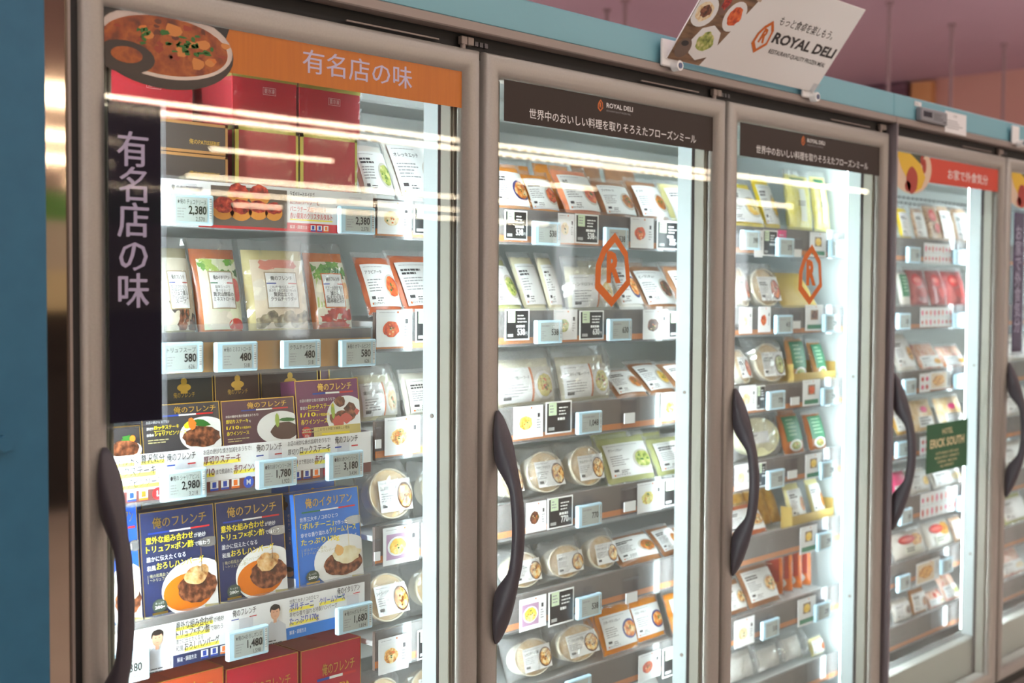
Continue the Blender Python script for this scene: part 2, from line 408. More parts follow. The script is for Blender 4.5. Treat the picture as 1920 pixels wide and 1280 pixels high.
# ------------------------------------------------------------------ freezer cabinets
PW = 0.76
ZB = [1.602, 1.405, 1.215, 1.030, .845, .658, .475]
ZA = [1.607, 1.378, 1.193, .95, .735]
OFFA = [0, .02, .046, .030, 0]      # the plate lies this far above the rail's foot
OFFB = .040
def part(mb, name, parent, label=None):
    o = mb.build(name, parent)
    if label: o['label'] = label
    return o
def cabinet(x0, x1, label, first):
    t = thing('freezer_cabinet', (x0, 0, 0), label, 'freezer')
    L = x1-x0-(.001 if first else 0)
    n = int(round((x1-x0)/PW))
    # parts in cabinet coordinates (origin at x0)
    b = MB(); b.box(0.0, L, 0.60, 0.64, 0.30, 1.95, WHITEIN)
    slot = M('vent_slot', (70, 74, 76), 0.6)
    for zz, off in ((1.915, 0), (1.895, .018), (1.845, 0), (1.825, .018)):
        x = 0.03+off
        while x < L-0.05:
            b.box(x, x+0.024, 0.5985, 0.60, zz, zz+0.008, slot, 0.0004); x += 0.036
    part(b, 'back_panel', t, 'white back liner with rows of vent slots')
    b = MB(); b.box(0, L, 0.05, 0.64, 1.935, 1.97, WHITEIN); b.box(0, L, 0.46, 0.60, 1.885, 1.935, WHITEIN, .004); part(b, 'top_panel', t)
    b = MB(); b.box(0, L, 0.06, 0.64, 0.26, 0.30, WHITEIN); b.box(0, L, 0.055, 0.115, 0.30, 0.445, M('sill_grey', (196, 200, 196), 0.4), .004)
    x = 0.02
    while x < L-0.02:
        b.box(x, x+0.006, 0.08, 0.108, 0.445, 0.4456, slot); x += 0.012
    part(b, 'bottom_deck', t)
    b = MB(); b.box(0, L, -0.004, 0.05, 1.957, 2.018, BLUE, 0.003); part(b, 'fascia_panel', t, 'pale blue fascia panel')
    b = MB(); b.box(0, L, -0.012, 0.05, 1.940, 1.957, GREYTRIM, 0.002); part(b, 'fascia_trim', t)
    b = MB(); b.box(0, L, 0.018, 0.05, 1.90, 1.940, DARKGAP); part(b, 'header_channel', t, 'black recess above the doors')
    b = MB(); b.box(0, L, 0.02, 0.64, 0.0, 0.26, M('kick_grey', (90, 84, 80), 0.5)); part(b, 'kick_plate', t)
    for i in range(n+1):
        xc = i*PW
        ma = .058 if i > 0 else (-.001 if first else -.010)
        mz = .058 if i < n else -.004
        b = MB(); b.box(xc-ma, xc+mz, .0505, .056, .321, 1.899, MULD)
        for q in range(-5, 6):
            if -ma < q*.0095 < mz-.002: b.box(xc+q*.0095-.0014, xc+q*.0095+.0014, .0480, .0505, .321, 1.899, MULD)
        mu = part(b, 'mullion', t, 'dark ribbed mullion with white sides')
        b = MB(); b.box(xc-ma, xc+mz, .056, .094, .446, 1.930, MULW, 0.002)
        for zz in (1.83, 1.28, 0.7):
            if i > 0: b.cyl((xc-.0585, .068, zz), (xc-.060, .068, zz), .004, GREYTRIM, 8)
        part(b, 'mullion_body', mu)
        b = MB()
        if i > 0: b.box(xc-.0555 if i > 2 or not first else xc-.050, xc-.030, .0945, .0980, .46, 1.90, LEDS, 0.001)
        if i < n: b.box(xc+.0585, xc+.062, .060, .078, .46, 1.88, LED, 0.001)
        part(b, 'led_lamp', mu, 'white glowing lamp strip')
    # side walls
    b = MB(); b.box(-0.012 if first else .0005, -.0005 if first else 0.008, 0.057, 0.598, 0.31, 1.88, DARKGAP if first else MULW); part(b, 'side_panel', t)
    if not first:
        b = MB(); b.box(L-.010, L-.001, .057, .598, .31, 1.88, MULW); part(b, 'side_panel', t)
    if first:
        b = MB(); b.box(-.0525, -.014, -.002, .03, 0.0, 2.018, STEEL, 0.002); b.box(-.016, -.012, -.006, .02, 0, 1.99, GREYTRIM); part(b, 'end_trim', t, 'polished steel end strip')
        b = MB(); b.box(-.0115, .0062, .010, .03, 0, 1.938, DARKGAP); part(b, 'side_groove', t, 'black groove beside the first door')
    else:
        b = MB(); b.box(.0005, .0075, -.014, .016, 0.297, 1.939, M('post_grey', (140, 132, 138), 0.35, 0.4), .001); part(b, 'joint_post', t)
    # shelves with price rails
    segs = ([(0.005, 0.612, ZA, 'A'), (0.622, L-.006, ZB, 'B')] if first else [(0.012, L-.012, ZB, 'B')])
    for a, e, zs, run in segs:
        for k, z in enumerate(zs):
            zp = z+(OFFA[k] if run == 'A' else OFFB)
            b = MB(); b.box(a, e, .1345, .56, zp-.010, zp, SHELFW, .001)
            sh = part(b, 'shelf', t)
            b = MB()
            b.box(a, e, .1275, .134, z-.012, z+.056, RAILD)
            if run == 'B': b.rect(a, z-.008, e, z+.004, RAILO, 1); 
            if run == 'A' and k == 1:
                b.rect(a, z-.006, e, z+.040, M('amber_rail', (214, 150, 60), 0.4), 1)
            # printed strips sit on the front plane y = .1275
            for q in range(len(b.v)):
                if b.v[q][1] < 0: b.v[q] = (b.v[q][0], .1275+b.v[q][1]*2, b.v[q][2])
            part(b, 'price_rail', sh, 'dark rail with an orange lower stripe' if run == 'B' else None)
            b = MB()
            zt = z+.062 if not (run == 'A' and k == 1) else z+.068
            b.box(a, e, .1235, .1247, z-.014, zt, ACRYL)
            part(b, 'rail_cover', sh, 'clear plastic rail cover')
    return t
cab1 = cabinet(0.0, 3*PW, 'three door upright freezer nearest the teal panel', True)
cab2 = cabinet(3*PW, 6*PW, 'second upright freezer beyond the joint post with controller', False)

def frame_mesh(w, z0, z1):
    b = MB()
    prof = [(0, .046), (0, .010), (.003, .004), (.009, .001), (.016, 0), (.026, .001), (.034, .005), (.038, .011), (.040, .018), (.040, .046)]
    vs = []; fs = []
    for d, y in prof:
        vs += [(d, y, z0+d), (w-d, y, z0+d), (w-d, y, z1-d), (d, y, z1-d)]
    for k in range(len(prof)-1):
        for c in range(4):
            a = k*4+c; e = k*4+(c+1) % 4
            fs.append((a, e, e+4, a+4))
    b.raw(vs, fs, FRAME, True)
    # thin dark mitre joints
    for c in range(4):
        b2 = []
    return b
def handle_mesh():
    b = MB(); n = 16; K = 44; vs = []; fs = []
    z0, z1 = .872, 1.288
    for k in range(K+1):
        s = k/K; e = min(s, 1-s)
        yo = -.004-.060*max(0.0, math.sin(math.pi*s))**.85
        if e < .20: yi = 0.0
        else:
            t = min(1, (e-.20)/.14); t = t*t*(3-2*t)
            yi = (1-t)*0.0+t*(yo+.021)
        rx = .0035+.0125*min(1, e/.10)**.6
        if e > .16: rx = max(.0105, .016-.0055*min(1, (e-.16)/.12))
        cy = (yo+yi)/2; ry = (yi-yo)/2
        for i in range(n):
            a = 2*math.pi*i/n
            ca, sa = math.cos(a), math.sin(a)
            vs.append((rx*math.copysign(abs(ca)**.8, ca), cy+ry*math.copysign(abs(sa)**.8, sa), z0+(z1-z0)*s))
    for k in range(K):
        for i in range(n):
            fs.append((k*n+i, k*n+(i+1) % n, (k+1)*n+(i+1) % n, (k+1)*n+i))
    fs.append(tuple(range(n))); fs.append(tuple(range(K*n, K*n+n)))
    b.raw(vs, fs, HANDLE, True)
    return b

# banner stickers on the glass (part of the doors); gx = glass plane in door coordinates
GY = .0118
def gmap(u, v, L): return (u, GY-.00022*L, v)
def hexlogo(b, cu, cv, h, m, L=1, Lr=None, letter=True, sx=1.0):
    """elongated hexagon ring with an R inside; h = full height"""
    outer = [(.00, .50), (.27, .24), (.33, -.19), (-.06, -.50), (-.40, -.25), (-.385, .06), (-.25, .30)]
    w = h*1.05*sx
    o = [(cu+w*a, cv+h*q) for a, q in outer]
    i = [(cu+w*a*.72, cv+h*(q*.735)) for a, q in outer]
    n = len(o)
    b.raw([b.P(u, v, L) for u, v in o+i], [(k, (k+1) % n, n+(k+1) % n, n+k) for k in range(n)], m)
    if letter: b.txt('R', cu-.02*h, cv-h*.205, h*.49, m, L, bold=.05, anchor='c', fit=h*.31*sx)
def banner(i, door):
    b = MB(gmap)
    x0, x1, zt = .047, PW-.049, 1.874
    if i == 0:
        om = noisy('orange_banner', [(192, 106, 8), (199, 113, 11)], 30, 0.4, stretch=(6, 1, .3))
        pts = [(.242, zt), (x1+.012, zt), (x1+.012, 1.812), (.213, 1.812)]
        pts = [(.243, zt)] + [(x1+.010, zt), (x1+.010, 1.812)] + [(.214, 1.812), (.226, 1.835), (.236, 1.856)]
        b.poly(pts, om, 1)
        b.txt('有名店の味', .375, 1.829, .035, LILAC, 2, bold=.012, fit=.225)
        cu = (x0-.002, .30); cv = (1.70, zt)
        b.rect(x0-.002, 1.830, .215, zt, BLACK, 1.5); b.poly([(.215, zt), (.243, zt), (.236, 1.856), (.226, 1.835), (.215, 1.830)], BLACK, 1.5)
        b.ell(.138, 1.832, .112, .056, M('pot_black', (40, 28, 24), .3), 2, 40, clampu=cu, clampv=cv)
        b.ell(.140, 1.838, .108, .048, M('pot_rim', (170, 160, 158), .25, .6), 3, 40, clampu=cu, clampv=cv)
        b.ell(.140, 1.835, .100, .040, FOOD['soup'], 4, 40, clampu=cu, clampv=cv)
        for (u, v, r) in ((.15, 1.858, .016), (.165, 1.832, .013), (.20, 1.845, .012), (.19, 1.817, .013), (.21, 1.82, .008), (.11, 1.847, .009), (.235, 1.848, .008), (.18, 1.842, .008)):
            b.ell(u, v, r, r*.62, M('stew_chunk', (206, 130, 60), .4), 5, 9, wob=.25, rings=1, clampv=cv)
        for k in range(22):
            a = random.uniform(0, 6.28); q = math.sqrt(random.random())*.92
            u = .140+.100*q*math.cos(a); v = 1.835+.040*q*math.sin(a)
            if u > .052: b.ell(u, v, random.uniform(.003, .008), random.uniform(.002, .005), random.choice((M('stew_dark', (96, 40, 14), .3), M('stew_glint', (214, 120, 50), .25), M('stew_red', (150, 50, 20), .3))), 4.4, 8, .35, rings=1, clampv=cv)
        for k in range(26):
            u = .175+random.gauss(0, .022); v = 1.838+random.gauss(0, .008)
            b.ell(u, v, random.uniform(.002, .008), random.uniform(.0015, .004), HERB, 6, 6, wob=.5, rings=1, clampv=cv)
        for k in range(8):
            b.ell(.105+random.gauss(0, .006), 1.848+random.gauss(0, .004), .004, .003, HERB, 6, 6, wob=.5, rings=1, clampv=cv)
        b.ell(.075, 1.812, .046, .022, M('ladle_dark', (44, 30, 26), .3), 6, 24, clampu=cu)
        b.ell(.078, 1.815, .024, .011, FOOD['soup'], 7, 20, clampu=cu)
        lab = 'orange banner sticker with a pot of stew picture'
    elif i in (1, 2):
        br = M('brown_banner', (48, 36, 30), .5, spec=.3)
        b.rect(x0+.014, 1.801, x1+.008, 1.874, br, 1)
        b.txt('世界中のおいしい料理を取りそろえたフローズンミール', .128, 1.8115, .018, WHITE, 2, bold=.006, fit=.525)
        hexlogo(b, .333, 1.8575, .0235, ORANGE, 2, sx=.9)
        b.txt('ROYAL DELI', .351, 1.8545, .0115, WHITE, 2, bold=.012, fit=.083)
        b.txt('RESTAURANT-QUALITY FROZEN MEAL', .351, 1.8475, .0042, GREYI, 2, fit=.076)
        lab = 'dark brown banner sticker with white lettering'
    else:
        rm = M('red_banner', (206, 62, 36), .45)
        pts = [(.250, 1.872), (x1+.010, 1.872), (x1+.010, 1.806), (.215, 1.803), (.235, 1.835), (.247, 1.858)]
        b.poly(pts, rm, 1)
        b.txt('お家で外食気分', .365, 1.820, .028, WHITE, 2, bold=.012, fit=.275)
        cv = (1.70, 1.873); cu = (x0, .4)
        b.ell(.135, 1.838, .125, .072, M('omelette_plate', (222, 196, 170), .4), 2, 36, clampu=cu, clampv=cv)
        b.ell(.17, 1.87, .05, .03, M('leaf_dark', (60, 70, 50), .5), 3, 14, wob=.3, clampu=cu, clampv=cv)
        b.poly([(x0, 1.873), (.13, 1.873), (.19, 1.85), (.222, 1.815), (.20, 1.785), (.16, 1.772), (.12, 1.80), (.08, 1.83)], M('omelette', (226, 184, 40), .4), 4)
        b.ell(.142, 1.803, .034, .036, M('ketchup', (172, 52, 34), .3), 5, 20, wob=.05)
        b.ell(.118, 1.785, .018, .014, MT['ketchup'], 5, 12)
        b.ell(.215, 1.845, .012, .02, MT['ketchup'], 5, 12); b.ell(.20, 1.86, .010, .014, MT['ketchup'], 5, 12, clampv=cv)
        lab = 'red banner sticker with an omelette picture'
    b2 = b.build('banner_sticker', door); b2['label'] = lab
    if i in (1, 2):
        b = MB(gmap)
        hexlogo(b, .381, 1.542, .146, ORANGE, 1, sx=1.0)
        o = b.build('logo_sticker', door); o['label'] = 'orange hexagon logo sticker with letter R'
    if i == 3:
        b = MB(gmap); gm = M('sticker_green', (30, 98, 62), .4)
        x = 2.540-3*PW-.0
        b.rect(x, .995, x+.272, 1.133, gm, 1)
        cr = M('cream_lettering', (226, 214, 170), .5)
        b.txt('HOTEL', x+.136, 1.098, .020, cr, 2, bold=.015, fit=.07, anchor='c')
        b.txt('ERICK SOUTH', x+.136, 1.062, .030, cr, 2, bold=.03, fit=.225, anchor='c')
        for k, t in enumerate(('SOUTH INDIAN CURRY & BAR', 'MASALA WOOF · KUMAMOTO', 'CHENNAI · MADURAI', 'ALL RESIDENT')):
            b.txt(t, x+.136, 1.043-k*.0125, .009, cr, 2, bold=.01, fit=(.15, .16, .13, .09)[k], anchor='c')
        o = b.build('logo_sticker', door); o['label'] = 'green sticker with cream lettering'

DOORLAB = ['freezer door with orange banner', 'freezer door with brown banner', 'freezer door with brown banner', 'freezer door with red banner', 'last freezer door in view', 'freezer door beyond the frame']
hm = None
for i in range(6):
    cab = cab1 if i < 3 else cab2
    bx = i*PW-(0 if i < 3 else 3*PW)
    d = frame_mesh(PW-.013, .297, 1.914).build('door', cab, loc=(bx+.0065, 0, 0))
    d['label'] = DOORLAB[i]
    off = Matrix.Translation((-.0065, 0, 0))
    b = MB(); b.box(.040, PW-.040, .012, .018, .335, 1.876, GLASS); g = b.build('glass_pane', d)
    b = MB()
    for q in range(2):
        a = .0445+q*.007
        for (xa, xb, za, zb) in ((a, a+.004, .34, 1.872), (PW-.013-a-.004+.0, PW-.013-a, .34, 1.872)):
            b.box(xa, xb, .022, .046, za, zb, GASK, .001)
    b.build('gasket', d)
    if hm is None:
        h = handle_mesh().build('handle', d, loc=(.028, 0, 0)); hm = h.data
    else:
        h = bpy.data.objects.new('handle', hm); h.parent = d; h.location = (.028, 0, 0); C.objects.link(h)
    h['label'] = 'dark grey curved handle'
    b = MB(); b.box(PW-.05, PW-.036, .006, .016, 1.920, 1.934, GREYTRIM, .001); b.box(PW-.034, PW-.020, .006, .016, 1.920, 1.934, GREYTRIM, .001)
    b.cyl((PW-.043, .011, 1.912), (PW-.043, .011, 1.921), .005, GREYTRIM)
    b.box(PW-.30, PW-.10, .010, .013, 1.9195, 1.922, GREYTRIM)
    for q in range(3 if i != 2 else 1): b.box(PW-.012+q*.012, PW-.004+q*.012, .012, .02, 1.922, 1.930, M('hinge_dark', (90, 88, 92), .4, .5))
    hg = b.build('hinge', d); hg['label'] = 'metal hinge and stay arm'
    if i < 5: banner(i, d)
    for o in d.children:
        if o.type == 'MESH' and o.name.startswith(('banner', 'logo', 'hinge')): o.location = (-.0065, 0, 0)

# upright sign pockets stuck on the first and the last door
def upright_sign(x, text, card, label):
    t = thing('upright_sign', (x, 0, 1.312), label, 'sign', 'upright signs on the freezer doors')
    b = MB(lambda u, v, L: (u, -.0075-.0003*L, v))
    b.box(.003, .081, -.0075, -.006, .008, .436, card)
    n = len(text)
    for k, ch in enumerate(text):
        b.txt(ch, .0385, (.443-.0895-k*.0473)-.003, .0455, LILAC, 1, bold=.02, anchor='c')
    o = b.build('sign_card', t); o['label'] = 'dark card with vertical lilac lettering'
    b = MB(); b.box(0, .0885, -.0115, -.0085, .0, .443, POCKET, .0008); b.box(.0835, .0885, -.0084, -.0005, .0, .443, ACRYL); b.box(0, .0885, -.0084, -.0005, .438, .443, ACRYL); b.box(0, .0885, -.0084, -.0005, 0, .005, ACRYL)
    o = b.build('sign_holder', t); o['label'] = 'clear plastic pocket'
VS = M('sign_near_black', (22, 18, 34), .6, spec=.2)
upright_sign(.037, '有名店の味', VS, 'tall narrow black sign with lilac characters on the orange banner door')
upright_sign(4*PW+.037, 'お家で外食気分', noisy('sign_purple', [(40, 22, 56), (74, 36, 96)], 8, .6), 'tall narrow dark purple sign at the far door, cut by the frame')

# ------------------------------------------------------------------ things on the fascia
def bracket(x, label, deep=True):
    t = thing('sign_bracket', (x, -.012, 1.948), label, 'bracket', 'white brackets on the fascia')
    b = MB(); b.box(-.026, .026, -.007, -.0006, .004, .058, WHITE, .002); b.build('clip_body', t)
    b = MB(); b.cyl((.012, -.007, .006), (.012, -.024, .006), .0105, WHITE, 14); b.cyl((.012, -.024, .006), (.012, -.0255, .006), .006, M('screw', (90, 100, 130), .3, .8), 10); o = b.build('clip_knob', t)
bracket(1.275, 'white bracket holding the near lower corner of the tilted sign')
bracket(1.822, 'white bracket holding the far lower corner of the tilted sign')
bracket(3.050, 'white bracket on fascia above the far purple sign')
t = thing('tilted_sign', (1.259, -.022, 1.966), 'white tilted sign with food photo above the second door', 'sign', rot=(R(37), 0, 0))
b = MB(); b.box(0, .58, 0, .003, 0, .215, WHITE, .0008); b.build('sign_board', t)
b = MB(lambda u, v, L: (u, -.0003*L, v))
b.poly([(.001, .001), (.112, .001), (.205, .214), (.001, .214)], FOOD['table'], 1)
def in_photo(u): return u
b.ell(.033, .072+.04, .040, .034, WHITE, 2, clampu=(.002, 1)); b.ell(.033, .112, .027, .022, FOOD['cream'], 3, wob=.08, clampu=(.002, 1)); b.ell(.036, .113, .016, .014, FOOD['steak'], 4, wob=.15)
b.ell(.088, .050, .046, .040, WHITE, 2, n=8); b.ell(.088, .052, .027, .022, FOOD['green'], 3, wob=.12)
b.ell(.135, .118, .034, .034, WHITE, 2); b.ell(.135, .118, .021, .021, FOOD['tomato'], 3, wob=.12)
b.ell(.125, .185, .036, .026, BLACK, 2, clampv=(0, .213)); b.ell(.125, .187, .030, .021, FOOD['green'], 3, wob=.1, clampv=(0, .213))
b.ell(.062, .185, .030, .026, M('soup_bowl', (206, 190, 150), .4), 2, clampv=(0, .213)); b.ell(.062, .187, .022, .018, FOOD['salad'], 3, clampv=(0, .213))
b.ell(.085, .135, .016, .022, M('glass_photo', (120, 90, 80), .3), 3); b.ell(.085, .14, .012, .014, FOOD['tart'], 4, wob=.2)
b.ell(.030, .030, .024, .022, M('glass_photo2', (110, 90, 76), .3), 3, clampu=(.002, 1), clampv=(.002, 1)); b.ell(.028, .04, .012, .006, BLACK, 4)
b.ell(.186, .185, .03, .024, M('salad_photo', (190, 170, 150), .4), 2, clampu=(0, .19), clampv=(0, .213))
hexlogo(b, .270, .094, .078, ORANGE, 2, sx=.95)
b.txt('もっと食卓を楽しもう。', .292, .127, .020, INK, 2, fit=.225)
b.txt('ROYAL DELI', .304, .085, .029, BLACK, 2, bold=.035, fit=.262)
b.txt('RESTAURANT-QUALITY FROZEN MEAL', .316, .062, .0125, INK, 2, bold=.008, fit=.240)
o = b.build('sign_print', t); o['label'] = 'print with orange logo and food photo'
b = MB(); b.box(.555, .585, -.0035, -.0015, .002, .022, ACRYL); b.build('corner_clip', t)

t = thing('controller_unit', (2.484, -.004, 1.956), 'grey controller box with dark display on the blue fascia', 'controller')
b = MB(); b.box(-.082, .078, -.018, -.001, .002, .038, M('controller_grey', (136, 138, 144), .4), .003); b.build('case', t)
b = MB(lambda u, v, L: (u, -.018-.0003*L, v)); b.rect(-.070, .014, -.018, .029, M('lcd_dark', (52, 56, 66), .2), 1)
b.lines(-.008, .026, .06, 4, .005, INK, 1); b.rect(.05, .008, .07, .011, INK, 1); o = b.build('display', t)
b = MB(lambda u, v, L: (u, -.0135-.0003*L, v)); b.box(2.566, 2.704, -.0135, -.0125, 1.944, 2.002, PAPER)
b.txt('お客様へ', 2.631, 1.988, .007, GREYI, 1, anchor='c'); b.lines(2.575, 1.976, .115, 4, .0065, GREYI, 1)
tag(b.build('notice_sheet'), 'white paper notice taped beside the grey controller box', 'notice')
b = MB(lambda u, v, L: (u, -.0055-.0003*L, v)); b.box(2.395, 2.436, -.0055, -.0045, 1.998, 2.010, PAPER); b.lines(2.399, 2.005, .03, 2, .004, GREYI, 1)
tag(b.build('label_sticker'), 'tiny white sticker above the grey controller box', 'sticker')

# teal end panel left of the steel strip
t = thing('end_panel', (-.30, -.02, 0), 'teal painted end panel left of the polished steel strip', 'panel')
b = MB(); b.box(-.40, .2465, 0, .03, 0, 2.3, TEAL, .002); b.build('panel', t)
b = MB(); b.cyl((.1835, 0, 1.308), (.1835, -.012, 1.308), .010, TEAL, 20); b.build('round_button', t)

# ------------------------------------------------------------------ goods: builders
def base(name, it, label, cat, group):
    kind, run, s, x, y, z, w, h, lean, look, o = it
    return thing(name, (x, y, z), label, cat, group, rot=(R(-lean), 0, R(o.get('yaw', 0))))
def pillow(w, h, t, m0=.06, mb=.03, mt=.08):
    v0, v1 = h*mb, h*(1-mt); a = w/2*(1-m0)
    def T(u, v):
        e = max(0.0, 1-(u/a)**2); s = min(1, max(0.0, (v-v0)/(v1-v0)))
        return t*(e**.42)*(max(0.0, math.sin(math.pi*s))**.4)
    return T, a, v0, v1
def sheet(b, w, v0, v1, fy, m, nx=12, nz=14, smooth=True, back=None):
    vs = [(-w+2*w*i/nx, fy(-w+2*w*i/nx, v0+(v1-v0)*j/nz), v0+(v1-v0)*j/nz) for j in range(nz+1) for i in range(nx+1)]
    fs = [(j*(nx+1)+i, j*(nx+1)+i+1, (j+1)*(nx+1)+i+1, (j+1)*(nx+1)+i) for j in range(nz) for i in range(nx)]
    b.raw(vs, fs, m, smooth)
    if back:
        b.raw([(x, back(x, z), z) for x, y, z in vs], [f[::-1] for f in fs], m, smooth)
def crinkle_bag(t, w, h, dep, seed, name='film_bag', top=1.0, mat=FILM):
    """clear bag: front and back sheets with sharp folds"""
    b = MB(); nx, nz = 13, 15
    def fy(u, v):
        e = max(0, 1-(2*u/w)**2)**.35*max(0, math.sin(math.pi*min(1, max(0, v/h))))**.35
        n = noise.noise(Vector((u*34+seed, v*26, seed*1.7)))*.010+noise.noise(Vector((u*80, v*70+seed, 3.1)))*.005
        return -dep*e+n-.001
    def bk(u, v):
        e = max(0, 1-(2*u/w)**2)**.5*max(0, math.sin(math.pi*min(1, max(0, v/h))))**.5
        return .022*e+.002
    vs = []
    for j in range(nz+1):
        for i in range(nx+1):
            u = -w/2+w*i/nx; v = h*j/nz
            q = .004*noise.noise(Vector((u*30, v*30, seed)))*(1-abs(2*u/w))
            vs.append((u+q, fy(u, v), v+(q*1.5 if j else 0)))
    fs = [(j*(nx+1)+i, j*(nx+1)+i+1, (j+1)*(nx+1)+i+1, (j+1)*(nx+1)+i) for j in range(nz) for i in range(nx)]
    b.raw(vs, fs, mat, False)
    b.raw([(x, bk(x, z), z) for x, y, z in vs], [f[::-1] for f in fs], mat, False)
    o = b.build(name, t); o['label'] = 'clear crinkled film'
    return o
BODY = {
 'white': noisy('pack_white', [(226, 222, 214), (236, 234, 228)], 12, .3), 'tomato': noisy('pack_tomato', [(196, 90, 48), (222, 120, 70)], 30, .28),
 'cream': noisy('pack_cream', [(214, 206, 170), (228, 222, 194)], 20, .3), 'plate': noisy('pack_plate', [(206, 200, 186), (222, 218, 206)], 16, .3),
 'orange': noisy('pack_orange', [(226, 130, 30), (240, 156, 50)], 30, .25), 'salmon': noisy('pack_salmon', [(222, 120, 80), (236, 156, 112)], 40, .28),
 'brown': noisy('pack_brown', [(150, 100, 66), (176, 124, 84)], 30, .28), 'yellow': noisy('pack_paleyellow', [(232, 222, 150), (240, 232, 180)], 20, .28),
 'pgreen': noisy('pack_palegreen', [(190, 192, 130), (206, 208, 156)], 20, .25), 'yellow2': noisy('pack_yellow', [(240, 204, 20), (246, 220, 60)], 20, .28),
 'yellowg': noisy('pack_riceyellow', [(238, 226, 120), (246, 238, 170)], 70, .3), 'mustard': noisy('pack_mustard', [(196, 164, 70), (206, 176, 86)], 14, .45),
 'fried': FOOD['fried'], 'brown2': noisy('pack_kraft', [(176, 122, 70), (190, 138, 84)], 30, .32), 'rust': noisy('pack_rust', [(168, 92, 44), (186, 112, 58)], 30, .3),
 'curryy': noisy('pack_curry', [(206, 150, 60), (230, 186, 96)], 60, .35), 'orange2': noisy('pack_deeporange', [(206, 98, 30), (228, 124, 44)], 40, .3),
 'meat': noisy('pack_mince', [(146, 110, 84), (196, 160, 130), (214, 190, 160)], 130, .32), 'redm': noisy('pack_redmeat', [(150, 62, 66), (186, 100, 96)], 40, .28),
 'redw': noisy('pack_redwhite', [(206, 70, 56), (236, 210, 196), (220, 150, 110)], 36, .25), 'bread': noisy('pack_bread', [(206, 160, 100), (226, 196, 150), (232, 220, 206)], 30, .28),
 'pink': noisy('pack_pink', [(226, 60, 120), (234, 90, 140)], 20, .28),
}
SEAL = clear('pouch_edge', (252, 252, 252), ior=1.4, rough=.12, body=.18)
def pouch(it, label):
    kind, run, s, x, y, z, w, h, lean, look, o = it
    t = base('frozen_pouch', it, label, 'frozen food', o['grp'])
    th = .011+.05*w*.3
    T, a, v0, v1 = pillow(w, h, th)
    sd = random.random()*50
    T2 = lambda u, v: T(u, v)+.0022*noise.noise(Vector((u*30+sd, v*30, sd)))*min(1, T(u, v)/.004)
    b = MB(); sheet(b, a, v0, v1, lambda u, v: -T2(u, v), BODY[o['v']], 12, 14, True, lambda u, v: T(u, v)*.6+.0004)
    b.build('contents', t)
    b = MB(); q = .004
    for (xa, xb, za, zb) in ((-w/2, -a+q, 0, h), (a-q, w/2, 0, h), (-w/2, w/2, 0, v0+q), (-w/2, w/2, v1-.012, h)):
        n = 8
        vs = []; fs = []
        if xb-xa > zb-za:
            for i in range(n+1):
                for zz in (za, zb): vs.append((xa+(xb-xa)*i/n, -.0006+.0022*math.sin(i*2.1+sd), zz))
        else:
            for i in range(n+1):
                for xx in (xa, xb): vs.append((xx, -.0006+.0022*math.sin(i*2.1+sd), za+(zb-za)*i/n))
        fs = [(2*i, 2*i+1, 2*i+3, 2*i+2) for i in range(n)]
        b.raw(vs, fs, SEAL, True)
    e = b.build('seal_edge', t); e['label'] = 'clear sealed edge'
    if o.get('plain'): return t
    b = MB(lambda u, v, L: (u, -T(u, v)-.0022-.00035*L, v))
    d = o.get('dish')
    if o['v'] == 'yellowg':
        b.rect(-.36*w, .80*h, .2*w, .87*h, GREENP, 1, 6); b.rect(-.12*w, .2*h, .12*w, .7*h, M('pale_panel', (236, 236, 220), .4), 1, 4, 8); b.lines(-.2*w, .5*h, .3*w, 3, .03*h, INK, 2); b.build('label', t); return t
    if o.get('glab'):
        u0, u1, q0, q1 = -.36*w, .36*w, .30*h, .86*h
        red = o['glab'] == 2
        b.rect(u0, q0, u1, q1, M('russet_label', (176, 56, 40), .4) if red else GREENP, 1, 8, 8)
        lt = M('russet_label_text', (236, 190, 170), .5) if red else M('green_label_text', (196, 220, 190), .5)
        for k in range(5): b.lines(u0+.12*w, q1-.09*h-k*.085*h, .45*w, 1, .06*h, lt, 2, .022*h)
        if d: b.dish(0, .20*h, .30*w, d, 1.5, plate=WHITE, ry=.13*h, bits=(REDP, HERB))
        b.build('label', t); return t
    if d in ('dot', 'dot2', 'pink'):
        if d == 'pink':
            b.ell(0, .62*h, .13*w, .09*h, PINKP, 2); b.rect(-.3*w, .14*h, .3*w, .42*h, WHITE, 1, 6, 6); b.lines(-.25*w, .36*h, .5*w, 3, .08*h, INK, 2, .045*h)
        else:
            b.ell(-.12*w, .66*h, .22*w, .15*h, REDP, 2, 22); b.ell(-.12*w, .66*h, .16*w, .06*h, M('soft_red', (232, 120, 110), .4), 2.5)
            if d == 'dot2':
                b.ell(.16*w, .60*h, .18*w, .22*h, FOOD['fried'], 1.5, wob=.1); b.rect(-.22*w, .16*h, .26*w, .40*h, M('pale_panel', (236, 236, 220), .4), 1.6, 6, 5); b.lines(-.18*w, .32*h, .36*w, 2, .09*h, INK, 2.2, .05*h)
            else: b.ell(.05*w, .36*h, .2*w, .12*h, M('soft_red2', (190, 70, 66), .4), 2)
        b.build('label', t); return t
    u0, u1, q0, q1 = -.42*w, .42*w, .13*h, .78*h
    if o['v'] in ('redw', 'pink'): q0, q1 = .1*h, .45*h
    b.rect(u0, q0, u1, q1, WHITE if o['v'] != 'plate' else BODY['white'], 1, 10, 12)
    W_, H_ = u1-u0, q1-q0
    b.lines(u0+.06*W_, q1-.08*H_, W_*.8, 1, .03*H_, GREYI, 2, .012*H_)
